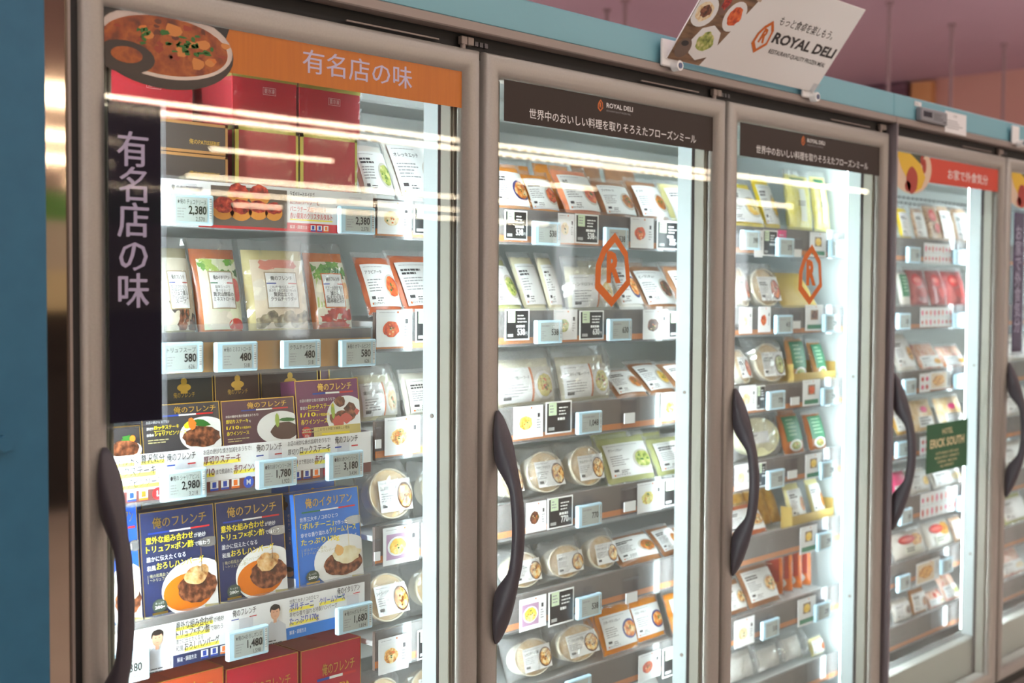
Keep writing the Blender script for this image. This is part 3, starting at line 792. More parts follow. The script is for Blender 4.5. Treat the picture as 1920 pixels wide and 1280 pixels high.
    if o.get('t1'): b.txt(o['t1'], u0+.06*W_, q1-.25*H_, .09*H_, INK, 2, bold=.015, fit=min(.5*W_, .09*H_*len(o['t1'])))
    else: b.lines(u0+.06*W_, q1-.22*H_, W_*.45, 2, .08*H_, INK, 2, .05*H_)
    b.lines(u0+.06*W_, q1-.40*H_, W_*.42, 5, .065*H_, GREYI, 2)
    b.rect(u0+.07*W_, q0+.16*H_, u0+.17*W_, q0+.23*H_, INK, 2); b.lines(u0+.22*W_, q0+.17*H_, W_*.2, 2, .05*H_, INK, 2)
    b.txt('ロイヤルデリ', u0+.10*W_, q0+.04*H_, .055*H_, INK, 2, bold=.01, fit=.3*W_)
    b.ell(u0+.07*W_, q0+.065*H_, .02*W_, .03*H_, ORANGE, 2, 6, rings=1)
    if d:
        pl = {'purple': DISHBLUE, 'salad': WHITE}.get(d, M('bowl_grey', (206, 200, 192), .4))
        b.dish(u1-.20*W_, q0+.45*H_, .26*W_, d, 2, plate=pl, ry=.30*H_, clampu=(u0, u1), fr=.8)
    b.build('label', t)
    return t
def oval(it, label):
    kind, run, s, x, y, z, w, h, lean, look, o = it
    t = base('gratin_tray', it, label, 'frozen food', o['grp'])
    hh = h*.90; rx, rz = w*.43, hh*.49; cz = hh*.5+.002
    n = 36; b = MB()
    rings = [(1.0, -.022), (1.0, -.026), (.94, -.027), (.93, -.022), (.80, .004), (0.0, .004)]
    TR = M('tray_cream', (232, 222, 200), .4)
    if o.get('pale'): TR = M('tray_paleyellow', (236, 232, 190), .4)
    def ring(f): return [(rx*f[0]*math.cos(2*math.pi*k/n), f[1], cz+rz*f[0]*math.sin(2*math.pi*k/n)) for k in range(n)]
    vs = []; fs = []
    outer = [(.82, .008), (1.0, -.022), (1.0, -.026), (.945, -.027), (.93, -.022)]
    for f in outer: vs += ring(f)
    for k in range(len(outer)-1):
        for i in range(n): fs.append((k*n+i, k*n+(i+1) % n, (k+1)*n+(i+1) % n, (k+1)*n+i))
    fs.append(tuple(range(n)))
    b.raw(vs, fs, TR, True); b.build('tray', t)
    fm = M('tray_paleyellow', (236, 232, 190), .4) if o.get('pale') else noisy('doria_top', [(226, 186, 128), (238, 206, 156), (244, 222, 184)], 45, .5)
    b = MB(); vs = [(0, -.027, cz)]; fs = []
    for k in range(1, 5):
        for i in range(n):
            q = k/4*.93; a = 2*math.pi*i/n
            vs.append((rx*q*math.cos(a), -.0215-.0055*(1-(k/4)**2)+.001*noise.noise(Vector((i*.7, k, x*9))), cz+rz*q*math.sin(a)))
    for i in range(n): fs.append((0, 1+i, 1+(i+1) % n))
    for k in range(3):
        for i in range(n): fs.append((1+k*n+i, 1+k*n+(i+1) % n, 1+(k+1)*n+(i+1) % n, 1+(k+1)*n+i))
    b.raw(vs, fs, fm, True); b.build('food', t)
    # paper label, slanted a little
    sk = random.uniform(-.12, .12)
    fy = lambda u, v: -.0285
    b = MB(lambda u, v, L: (u+sk*(v-cz), -.0290-.0004*L-.002*math.cos(u/rx*1.5), v))
    u0, u1, q0, q1 = -rx*.62, rx*.86, cz-rz*.72, cz+rz*.52
    if o.get('pale'): u0, u1, q0, q1 = -rx*.5, rx*.4, cz-rz*.35, cz+rz*.25
    b.rect(u0, q0, u1, q1, WHITE, 1, 8, 6)
    W_, H_ = u1-u0, q1-q0
    b.lines(u0+.05*W_, q1-.10*H_, W_*.75, 1, .04*H_, GREYI, 2)
    if o.get('t1'): b.txt(o['t1'], u0+.05*W_, q1-.32*H_, .13*H_, BLACK, 2, bold=.02, fit=min(.50*W_, .13*H_*len(o['t1'])))
    else: b.lines(u0+.05*W_, q1-.28*H_, W_*.45, 2, .09*H_, INK, 2, .06*H_)
    b.lines(u0+.05*W_, q1-.44*H_, W_*.4, 4, .075*H_, GREYI, 2)
    b.rect(u0+.06*W_, q0+.14*H_, u0+.2*W_, q0+.24*H_, INK, 2)
    if not o.get('pale'): b.dish(u1-.22*W_, q0+.46*H_, .24*W_, o['dish'], 2, plate=M('dish_brown', (110, 74, 52), .4), ry=.42*H_, fr=.86, bits=(M('browned', (120, 60, 26), .5), M('cheese', (246, 226, 170), .5)), nb=8, clampu=(u0, u1+.02*W_))
    b.build('label', t)
    crinkle_bag(t, w*.98, h*1.08, .036, random.random()*40)
    return t
def tray(it, label):
    kind, run, s, x, y, z, w, h, lean, look, o = it
    t = base('bagged_meal', it, label, 'frozen food', o['grp'])
    T, a, v0, v1 = pillow(w, h, .022, .12, .02, .12)
    b = MB(); sheet(b, a, v0, v1, lambda u, v: -T(u, v), BODY['cream'], 12, 12, True, lambda u, v: T(u, v)*.5+.0004); b.build('contents', t)
    b = MB(lambda u, v, L: (u, -T(u, v)-.0016-.0004*L, v))
    u0, u1, q0, q1 = -.42*w, .41*w, .08*h, .70*h
    W_, H_ = u1-u0, q1-q0
    b.rect(u0, q0, u0+.52*W_, q1, WHITE, 1, 6, 8)
    b.rect(u0+.52*W_, q0, u0+.56*W_, q1, ORANGE, 1, 1, 8)
    b.rect(u0+.56*W_, q0, u1, q1, BODY['plate'], 1, 6, 8)
    b.dish(u0+.78*W_, q0+.45*H_, .22*W_, o['dish'], 2, ry=.42*H_, fr=.78, bits=(HERB, REDP, PEPPER), nb=9)
    b.lines(u0+.04*W_, q1-.10*H_, W_*.4, 1, .04*H_, GREYI, 2)
    if o.get('t1'): b.txt(o['t1'], u0+.03*W_, q1-.36*H_, .11*H_, BLACK, 2, bold=.02, fit=.46*W_)
    b.lines(u0+.04*W_, q1-.52*H_, W_*.4, 5, .08*H_, GREYI, 2)
    b.rect(u0+.04*W_, q0+.08*H_, u0+.16*W_, q0+.16*H_, INK, 2)
    b.build('label', t)
    crinkle_bag(t, w*.98, h*1.08, .030, random.random()*40)
    return t
def film(it, label):
    kind, run, s, x, y, z, w, h, lean, look, o = it
    t = base('film_bag', it, label, 'frozen food', o['grp'])
    T, a, v0, v1 = pillow(w*.9, h*.8, .02)
    b = MB(); sheet(b, a, v0, v1, lambda u, v: -T(u, v)*.7, BODY['white'], 8, 8, True, lambda u, v: T(u, v)*.4); b.build('contents', t)
    crinkle_bag(t, w, h, .04, random.random()*40, 'film_wrap')
    return t

# soup pouches of the first door
def soup(it, label):
    kind, run, s, x, y, z, w, h, lean, look, o = it
    t = base('soup_pouch', it, label, 'soup', o['grp'])
    v = o['v']
    body = {'mush': [(150, 140, 110), (170, 160, 128)], 'mine': [(176, 84, 26), (200, 106, 40)], 'clam': [(206, 190, 128), (220, 206, 150)], 'bisq': [(204, 100, 20), (224, 126, 34)]}[v]
    T, a, v0, v1 = pillow(w, h, .016, .05, .0, .10)
    b = MB(); sheet(b, a, v0, v1, lambda u, q: -T(u, q), noisy('soup_'+v, body, 25, .22), 14, 18, True, lambda u, q: T(u, q)*.5+.0004); b.build('contents', t)
    b = MB(lambda u, q, L: (u, -T(u, q)-.0010-.0004*L, q))
    u0, u1, q0, q1 = -.40*w, .43*w, .16*h, .80*h
    W_, H_ = u1-u0, q1-q0
    bg = {'mush': (200, 190, 170), 'mine': (222, 226, 196), 'clam': (222, 204, 180), 'bisq': (226, 220, 200)}[v]
    b.rect(u0, q0, u1, q1, noisy('soup_print_'+v, [bg, tuple(min(255, c+14) for c in bg)], 20, .3), 1, 8, 14)
    cu, cv = (u0, u1), (q0, q1)
    def blob(fx, fy, rx, ry, m, wob=.1, L=2): b.ell(u0+fx*W_, q0+fy*H_, rx*W_, ry*H_, m, L, 14, wob, cu, cv, 1)
    garlic = M('garlic_white', (232, 222, 206), .4); tom = M('tomato_red', (214, 50, 34), .3); leaf = M('leaf_green', (96, 150, 50), .5)
    if v == 'mine':
        for k in range(16): blob(random.random(), .9+random.uniform(-.12, .1), .10, .05, random.choice((leaf, M('leaf_pale', (170, 196, 90), .5), HERB)), .5)
        blob(.88, .55, .14, .17, tom, .05, 2.5); blob(.80, .05, .22, .10, tom, .05, 3); blob(.25, .12, .2, .14, garlic, .1, 2.5); blob(.52, .14, .18, .12, garlic, .1, 3)
    elif v == 'clam':
        blob(.1, .55, .2, .16, garlic, .1); blob(.3, .92, .16, .08, M('bacon', (220, 130, 110), .4), .3); blob(.6, .95, .3, .09, M('bacon', (220, 130, 110)), .3)
        for k in range(9): blob(.06+.11*k, .08+.05*(k % 3), .11, .08, noisy('shells', [(96, 84, 66), (150, 136, 108), (196, 184, 150)], 90, .35), .15, 2.5+.05*k)
    elif v == 'bisq':
        for k in range(18): blob(random.random(), .86+random.uniform(-.1, .1), .12, .06, random.choice((leaf, HERB, M('leaf_bright', (120, 170, 60), .5))), .5)
        for k in range(6): b.poly([(u0+(.02+.07*k)*W_, q0+.3*H_), (u0+(.06+.07*k)*W_, q0+.3*H_), (u0+(.12+.08*k)*W_, q0+.8*H_), (u0+(.07+.08*k)*W_, q0+.8*H_)], M('celery', (190, 206, 120), .4), 2.2)
        blob(.9, .55, .14, .13, M('onion', (236, 176, 120), .4), .05, 2.6)
        for k in range(16): blob(random.random(), random.uniform(0, .3), .16, .06, random.choice((noisy('lobster', [(150, 24, 16), (214, 66, 40)], 90, .3), MT['lobster'], tom)), .5, 2.6)
    else:
        for k in range(9): blob(random.random(), random.uniform(0, .35), .16, .1, random.choice((FOOD['steak'], M('truffle', (60, 48, 40), .5))), .3, 2.4)
    # white name label
    lu0, lu1, l0, l1 = u0+.22*W_, u0+.80*W_, q0+.30*H_, q0+.80*H_
    b.rect(lu0-.002, l0-.002, lu1+.002, l1+.002, ORANGE if v == 'bisq' else M('label_border', (170, 150, 120), .5), 3.5, 6, 6); b.rect(lu0, l0, lu1, l1, PAPER, 4, 6, 6)
    lw, lh = lu1-lu0, l1-l0
    b.txt('俺のフレンチ' if v != 'mine' else '俺のイタリアン', lu0+.14*lw, l1-.22*lh, .13*lh, INK, 5, bold=.01, fit=.72*lw)
    c1 = GREENP if v == 'mine' else BLUEP
    b.rect(lu0, l1-.32*lh, lu0+.3*lw, l1-.29*lh, c1, 5); b.rect(lu0+.7*lw, l1-.32*lh, lu1, l1-.29*lh, REDP, 5)
    tx = {'mush': ('香りがざわついた', '秘伝レシピの', 'トリュフ薫る', 'マッシュルーム', 'スープ'), 'mine': ('旨味たっぷり', '食べるスープ', '贅沢山野菜の', 'ミネストローネ'), 'clam': ('これぞ“食べるスープ”', 'あさりと彩り野菜で作った', '贅沢仕立ての', 'クラムチャウダー'), 'bisq': ('オマール海老 贅の', 'だしに仕立てた', '誰かに', '伝えたくなる', '超本格ビスク')}[v]
    yy = l1-.46*lh
    for k, s_ in enumerate(tx):
        big = k >= 2
        sz = (.12 if big else .085)*lh
        if k == 2: yy -= .03*lh
        b.txt(s_, (lu0+lu1)/2, yy, sz, INK, 5, bold=.015 if big else 0, anchor='c', fit=min(.9*lw, sz*len(s_)*.95)); yy -= (.135 if big else .10)*lh*(.85 if len(tx) == 5 else 1)
    o2 = b.build('label', t)
    crinkle_bag(t, w*.99, h*1.0, .020, random.random()*40, 'film_sleeve', mat=clear('soup_film', (253, 253, 253), ior=1.45, rough=.08, body=.05))
    return t

# printed cartons of the first door
def carton(t, w, h, d, bodym, edge=None):
    b = MB(); b.box(-w/2, w/2, 0, d, 0, h, bodym, .0006); b.build('carton_body', t)
    if edge:
        b = MB(); e = .0012
        for (xa, xb, za, zb) in ((-w/2, w/2, h-e, h), (-w/2, -w/2+e, 0, h), (w/2-e, w/2, 0, h)): b.box(xa, xb, -.0004, .0004, za, zb, edge)
        b.box(-w/2, -w/2+e, 0, d, h, h+.0003, edge); b.box(w/2-e, w/2, 0, d, h, h+.0003, edge); b.box(-w/2, w/2, d-e, d, h, h+.0003, edge)
        b.build('gold_edge', t)['label'] = 'thin gold edge lines'
def cup(b, u, v, r, m=None, L=2):
    m = m or GOLD
    b.ell(u, v, r, r*.5, m, L, 14, rings=1); b.rect(u-r*.5, v-r*.75, u+r*.5, v-r*.45, m, L); b.ell(u, v+r*.75, r*.45, r*.5, m, L, 10, rings=1)
STYLE = {
 # body colour, title, coloured bar
 'navy': ((38, 46, 84), '俺のフレンチ', BLUEP), 'bluel': ((36, 80, 176), '俺のイタリアン', GREENP), 'blue': ((52, 112, 200), '俺のイタリアン', GREENP),
 'char': ((62, 58, 62), '俺のフレンチ', BLUEP), 'plum': ((84, 50, 66), '俺のフレンチ', BLUEP), 'plumL': ((112, 44, 88), '俺のフレンチ', BLUEP), 'steakL': ((48, 44, 46), '', None),
 'orange': ((196, 78, 40), '俺のカレー', None), 'crim': ((176, 26, 46), '俺のフレンチ', BLUEP),
}
TXT = {
 'navy': [('意外な組み合わせ', 1, 'が絶妙'), ('トリュフ×ポン酢', 1, 'で味わう'), ('誰かに伝えたくなる', 0, ''), ('和風', 0, 'おろしハンバーグ')],
 'blue': [('世界三大キノコのひとつ', 0, ''), ('「ポルチーニ」', 1, 'で作った'), ('幸せな香り溢れる', 0, 'クリームソース'), ('たっぷり170g', 1, 'の特製ハンバーグ')],
 'bluel': [('世界三大', 1, ''), ('ジューシー', 1, '肉'), ('シェフの', 0, ''), ('まるごと', 0, '')],
 'char': [('お店の絶妙な', 0, '贅沢気分'), ('厚切り', 0, 'ロックステーキ'), ('自慢の', 0, 'シャリアピンソース')],
 'plum': [('お店の絶妙な焼き加減をおうちで!', 0, ''), ('厚切りステーキ', 1, 'を'), ('1/10', 1, 'まで煮詰めた'), ('赤ワインソース', 1, '')],
 'plumL': [('お店の絶妙な焼き加減をおうちで!', 0, ''), ('厚切り', 0, 'ロックステーキ'), ('1/10', 1, 'まで煮詰めた'), ('赤ワインソース', 1, '')],
 'crim': [('意外と', 1, '笑顔になる煮込み'), ('ビーフシチュー', 1, '')], 'orange': [('スパイス薫る', 1, '')],
}
def box_(it, label):
    kind, run, s, x, y, z, w, h, lean, look, o = it
    t = base('meal_carton', it, label, 'carton', o['grp']); t.location.z += o['d']*math.sin(R(lean))+.0006
    col, title, bar = STYLE[o['v']]
    bm = noisy('carton_'+o['v'], [col, tuple(min(255, c+10) for c in col)], 8, .3)
    wb = w-.0016
    carton(t, wb, h, o['d'], bm, GOLD)
    b = MB(lambda u, v, L: (u, -.0005-.0003*L, v)); v_ = o['v']
    tall = v_ in ('navy', 'blue', 'bluel')
    if v_ == 'steakL':
        b.ell(0, .3*h, .42*w, .26*h, FOOD['steak'], 2, wob=.06); b.ell(.1*w, .55*h, .2*w, .14*h, HERB, 1.5, wob=.4); b.ell(.25*w, .6*h, .08*w, .1*h, PEPPER, 1.6); b.ell(0, .25*h, .5*w, .3*h, WHITE, 1)
    elif tall:
        # plate and hamburger
        cu, cv = (-wb/2, wb/2), (0, h)
        b.ell(.20*w, .27*h, .46*w, .26*h, WHITE, 1, 40, clampu=cu, clampv=cv)
        if v_ == 'navy':
            b.ell(.10*w, .24*h, .34*w, .17*h, M('ponzu', (222, 120, 30), .25), 2, 30, clampu=cu)
            b.ell(.22*w, .27*h, .27*w, .14*h, FOOD['steak'], 3, 26, .05, cu); b.ell(.20*w, .38*h, .15*w, .085*h, noisy('daikon', [(190, 120, 60), (226, 180, 120), (236, 206, 160)], 100, .4), 4, 18, .12, cu); b.ell(.30*w, .40*h, .08*w, .06*h, MT['daikon'], 4, 12, .15, cu)
        else:
            b.ell(.18*w, .24*h, .30*w, .12*h, FOOD['steak'], 3, 26, .05, cu); b.ell(.24*w, .32*h, .22*w, .085*h, noisy('cream_sauce', [(226, 206, 150), (244, 236, 210)], 50, .3), 4, 20, .12, cu); b.ell(.12*w, .38*h, .07*w, .06*h, M('mushroom', (226, 176, 110), .4), 5, 10, .2)
        # spoon
        b.ell(.40*w, .66*h, .16*w, .045*h, M('spoon_silver', (196, 196, 200), .2, .8), 2, 20, clampu=cu); b.rect(.28*w, .40*h, .29*w, .62*h, M('drip', (150, 110, 70), .4) if v_ == 'navy' else MT.get('cream_sauce', WHITE), 4.2)
        # title
        b.txt(title, -.34*w, .845*h, .095*h, GOLD, 3, bold=.02, fit=.72*w)
        b.rect(-.40*w, .800*h, -.12*w, .815*h, bar, 3); b.rect(-.12*w, .800*h, .16*w, .815*h, WHITE, 3); b.rect(.16*w, .800*h, .42*w, .815*h, REDP, 3)
        yy = .715*h
        for a, hl, c in TXT[v_]:
            sa = (.062 if hl else .045)*h; fa = min(sa*len(a)*.98, .64*w)
            b.txt(a, -.44*w, yy, sa, YELLOW if hl else WHITE, 6, bold=.03 if hl else .01, fit=fa)
            if c:
                big = len(c) > 5; sc = (.062 if big and not hl else .042)*h
                b.txt(c, -.44*w+fa+.01*w, yy, sc, YELLOW if big and not hl else WHITE, 6, bold=.03 if big and not hl else .01, fit=min(sc*len(c)*.98, .86*w-fa-.02*w))
            yy -= .078*h
        for k, s_ in enumerate(('俺の和風おろしハンバーグ', '〜トリュフポン酢〜') if v_ == 'navy' else ('ポルチーニ茸の', 'クリームソースハンバーグ')):
            b.txt(s_, -.41*w, yy+.015*h-k*.036*h, .032*h, M('dull_gold', (190, 180, 130), .4), 6, fit=(.5*w if k == (0 if v_ == 'navy' else 1) else .34*w))
        b.rect(-.435*w, yy-.03*h, -.43*w, yy+.045*h, MT['dull_gold'], 6)
        # badge and gold strip
        b.ell(-.30*w, .165*h, .10*w, .062*h, M('badge_green', (70, 82, 70), .4), 6, 10, rings=1); b.txt('たっぷり', -.30*w, .178*h, .022*h, WHITE, 7, anchor='c', fit=.11*w); b.txt('280g' if v_ == 'navy' else '260g', -.30*w, .138*h, .034*h, WHITE, 7, bold=.03, anchor='c', fit=.13*w)
        b.rect(-.40*w, .092*h, -.20*w, .112*h, GOLD, 7)
        gs = M('pale_gold_strip', (214, 196, 128), .35, .3)
        b.poly([(-wb/2, 0), (wb/2, 0), (wb/2, .085*h), (.30*w, .10*h), (.30*w, .07*h), (-.36*w, .07*h), (-wb/2, .09*h)], gs, 6)
        b.txt('この“ひと手間”が美味しい理由', -.32*w, .018*h, .038*h, M('brown_ink', (96, 76, 40), .5), 7, fit=.70*w)
    else:
        cu, cv = (-wb/2, wb/2), (0, h)
        if v_ in ('char', 'plum', 'plumL'):
            b.ell(.28*w, .34*h, .32*w, .36*h, WHITE, 1, 36, clampu=cu, clampv=cv)
            if v_ == 'char': b.ell(.24*w, .30*h, .24*w, .22*h, FOOD['steak'], 2, 20, .08, cu); b.ell(.12*w, .58*h, .05*w, .13*h, PEPPER, 3, 8, .2); b.ell(.24*w, .58*h, .12*w, .08*h, HERB, 2.5, 10, .4); b.ell(.07*w, .55*h, .05*w, .07*h, YELLOW, 2.6, 8, .3)
            if v_ == 'plum': b.ell(.34*w, .26*h, .20*w, .19*h, M('glazed_meat', (70, 34, 30), .2), 2, 20, .05, cu); b.ell(.24*w, .50*h, .03*w, .16*h, M('asparagus', (160, 180, 80), .4), 3, 8); b.ell(.38*w, .50*h, .1*w, .05*h, HERB, 3, 8, .3, cu)
            if v_ == 'plumL':
                for k in range(9): b.ell(random.uniform(.08, .38)*w, random.uniform(.2, .62)*h, .09*w, .09*h, random.choice((FOOD['steak'], M('rare_meat', (196, 90, 80), .35), FOOD['steak'])), 2+k*.05, 8, .25, cu)
                b.ell(.06*w, .45*h, .03*w, .14*h, M('asparagus', (160, 180, 80), .4), 3, 8)
                b.ell(-.37*w, .13*h, .075*w, .095*h, REDP, 4, 20); b.txt('Lサイズ', -.37*w, .12*h, .06*h, WHITE, 5, anchor='c', fit=.10*w); b.txt('200g', -.37*w, .05*h, .05*h, WHITE, 5, anchor='c', fit=.07*w)
                b.rect(-.26*w, .03*h, .48*w, .20*h, M('pale_gold_strip', (214, 196, 128), .35, .3), 4); b.txt('この“ひと手間”が美味しい理由', -.2*w, .13*h, .05*h, M('brown_ink', (96, 76, 40), .5), 5, fit=.5*w); b.rect(-.14*w, .055*h, .3*w, .09*h, YELLOW, 5)
        top = .80 if v_ != 'crim' else .66
        if title:
            b.txt(title, -.16*w if v_ != 'char' else -.1*w, top*h, .13*h, GOLD, 3, bold=.02, fit=.54*w)
            if bar: b.rect(-.24*w, (top-.05)*h, -.04*w, (top-.02)*h, bar, 3); b.rect(-.04*w, (top-.05)*h, .18*w, (top-.02)*h, WHITE, 3); b.rect(.18*w, (top-.05)*h, .40*w, (top-.02)*h, REDP, 3)
        yy = (top-.17)*h
        for a, hl, c in TXT[v_]:
            sa = (.085 if hl else .055)*h; fa = min(sa*len(a)*.95, .55*w)
            b.txt(a, -.45*w, yy, sa, YELLOW if hl else WHITE, 6, bold=.03 if hl else .01, fit=fa)
            if c:
                big = len(c) > 5; sc = (.085 if big and not hl else .05)*h
                b.txt(c, -.44*w+fa, yy, sc, YELLOW if big else WHITE, 6, bold=.03 if big else .0, fit=min(sc*len(c)*.95, .9*w-fa))
                if big and not hl and 'ロック' in c:
                    q = min(sc*len(c)*.95, .9*w-fa)*3/7
                    for (ua, ub, va, vb) in ((0, q, -.008, -.002), (0, q, sc+.004, sc+.010)): b.rect(-.445*w+fa+ua, yy+va*.3, -.445*w+fa+ub, yy+va*.3+.0008, YELLOW, 6)
            yy -= .125*h
        if v_ in ('char', 'plum', 'plumL'):
            b.lines(-.44*w, yy+.04*h, .3*w, 2, .05*h, M('dull_gold', (190, 180, 130), .4), 6)
    o2 = b.build('front_print', t); o2['label'] = 'printed front panel'
    # top face emblem and side print
    b = MB(lambda u, v, L: (u, v, h+.0004+.0002*L))
    if v_ in ('crim', 'orange'):
        b.rect(-wb/2+.002, .002, -.02*w, o['d']-.002, M('plum_top', (92, 34, 50) if v_ == 'crim' else (170, 66, 36), .3), 1); cup(b, -.02*w, o['d']*.5, .012, M('dull_red', (170, 50, 50), .4))
        b.build('top_print', t)
    if v_ == 'blue':
        b = MB(lambda u, v, L: (-wb/2-.0003-.0002*L, o['d']-u, v)); dd = o['d']
        cup(b, dd*.5, .90*h, .012, BLACK); b.ell(dd*.55, .22*h, dd*.22, .045*h, SKIN, 2, 16); b.ell(dd*.55, .255*h, dd*.24, .025*h, HAIR, 3, 14); b.rect(dd*.25, .03*h, dd*.85, .165*h, CHEFW, 1.5)
        for k, ch in enumerate('クリームソースハン'): b.txt(ch, dd*.35, (.77-k*.045)*h, .036*h, WHITE, 2, anchor='c')
        for k, ch in enumerate('ポルチーニ茸の'): b.txt(ch, dd*.70, (.77-k*.045)*h, .036*h, WHITE, 2, anchor='c')
        b.build('side_print', t)
    return t
def back(it, label):
    kind, run, s, x, y, z, w, h, lean, look, o = it
    t = base('meal_carton', it, label, 'carton', o['grp'])
    col = {'grey': (78, 74, 72), 'brown': (84, 62, 60), 'dark': (66, 54, 54), 'purple': (110, 46, 90), 'bluebk': (58, 110, 196), 'olive': (70, 62, 44), 'orangebk': (170, 72, 40), 'plumbk': (92, 38, 54), 'crimbk': (160, 28, 46)}[o['v']]
    d = {'grey': .04, 'brown': .04, 'dark': .04, 'purple': .04}.get(o['v'], .10 if s == 4 else .05)
    t.location.z += d*math.sin(R(lean))+.0006
    carton(t, w-.003, h, d, M('carton_'+o['v'], col, .32), GOLD if o['v'] != 'olive' else None)
    b = MB(lambda u, v, L: (u, -.0005-.0003*L, v))
    if o['v'] in ('grey', 'brown', 'dark', 'bluebk'):
        cup(b, 0, .80*h, .013)
        b.txt('俺のフレンチ', 0, .66*h, .009, GOLD, 2, anchor='c', fit=.04); b.build('front_print', t)
    return t
def gift(it, label):
    kind, run, s, x, y, z, w, h, lean, look, o = it
    t = base('gift_box', it, label, 'gift box', o['grp'])
    w -= .002; d = .22
    LIME = M('lime_gold_edge', (186, 174, 84), .3, .5); COP = M('copper_edge', (176, 130, 84), .35, .4)
    if o['v'] == 'red':
        b = MB(); b.box(-w/2, w/2, 0, d, 0, h, M('gift_red', (190, 40, 52), .32), .001); b.build('box_body', t)
        e = .007
        b = MB(lambda u, v, L: (u, -.0003-.0003*L, v))
        b.rect(-w/2, h-e, w/2, h, LIME, 1); b.rect(-w/2, 0, -w/2+e, h, LIME, 1) if not o.get('top') else None
        b.rect(w/2-e*.7, 0, w/2, h, LIME, 1) if not o.get('top') else None
        # side
        n0 = len(b.v); b.build('front_print', t)['label'] = 'gold border print'
        b = MB(lambda u, v, L: (-w/2-.0003-.0003*L, d-u, v)); b.rect(0, h-e, d, h, LIME, 1); b.rect(d-e, 0, d, h, LIME, 1) if not o.get('top') else None; b.build('side_print', t)
        if o.get('top'):
            b = MB(lambda u, v, L: (u, -.0006-.0003*L, v)); pk = M('sticker_pink', (236, 190, 190), .5)
            u, v = -.005, h-.030; sw, sh = .026, .012
            for (ua, ub, va, vb) in ((0, sw, 0, .0007), (0, sw, sh-.0007, sh), (0, .0007, 0, sh), (sw-.0007, sw, 0, sh)): b.rect(u+ua, v+va, u+ub, v+vb, pk, 1)
            b.txt('要冷凍', u+sw/2, v+.002, .008, pk, 1, anchor='c', bold=.01, fit=sw*.8); b.build('front_label', t)
        # shrink film with crumpled corners
        b = MB(); nx, nz = 16, 8
        def fy(u, v):
            e = max(0, abs(2*u/w)-.62)/.38
            return -.0022-.006*e*(.5+noise.noise(Vector((u*90+x*50, v*90, z*30)))) if e > 0 else -.0022
        vs = [(-w/2-.001+(w+.002)*i/nx, fy(-w/2+w*i/nx, h*j/nz), h*j/nz) for j in range(nz+1) for i in range(nx+1)]
        fs = [(j*(nx+1)+i, j*(nx+1)+i+1, (j+1)*(nx+1)+i+1, (j+1)*(nx+1)+i) for j in range(nz) for i in range(nx)]
        b.raw(vs, fs, SHRINK, False); b.box(-w/2-.0016, -w/2-.001, 0, d, 0, h, SHRINK)
        b.build('shrink_wrap', t)['label'] = 'clear shrink film'
    else:
        b = MB(); b.box(-w/2, w/2, 0, d, 0, h, M('gift_charcoal', (66, 58, 56), .3), .001); b.build('box_body', t)
        b = MB(lambda u, v, L: (u, -.0003-.0003*L, v)); e = .0045
        for (ua, ub, va, vb) in ((-w/2, w/2, h-e, h), (-w/2, w/2, 0, e), (w/2-e, w/2, 0, h), (-w/2, -w/2+e, 0, h)): b.rect(ua, va, ub, vb, COP, 1)
        b.txt('俺のPATISSERIE', w/2-.07, .28*h, .008, GOLD, 1, fit=.055); b.build('front_print', t)['label'] = 'copper border and gold lettering'
    return t

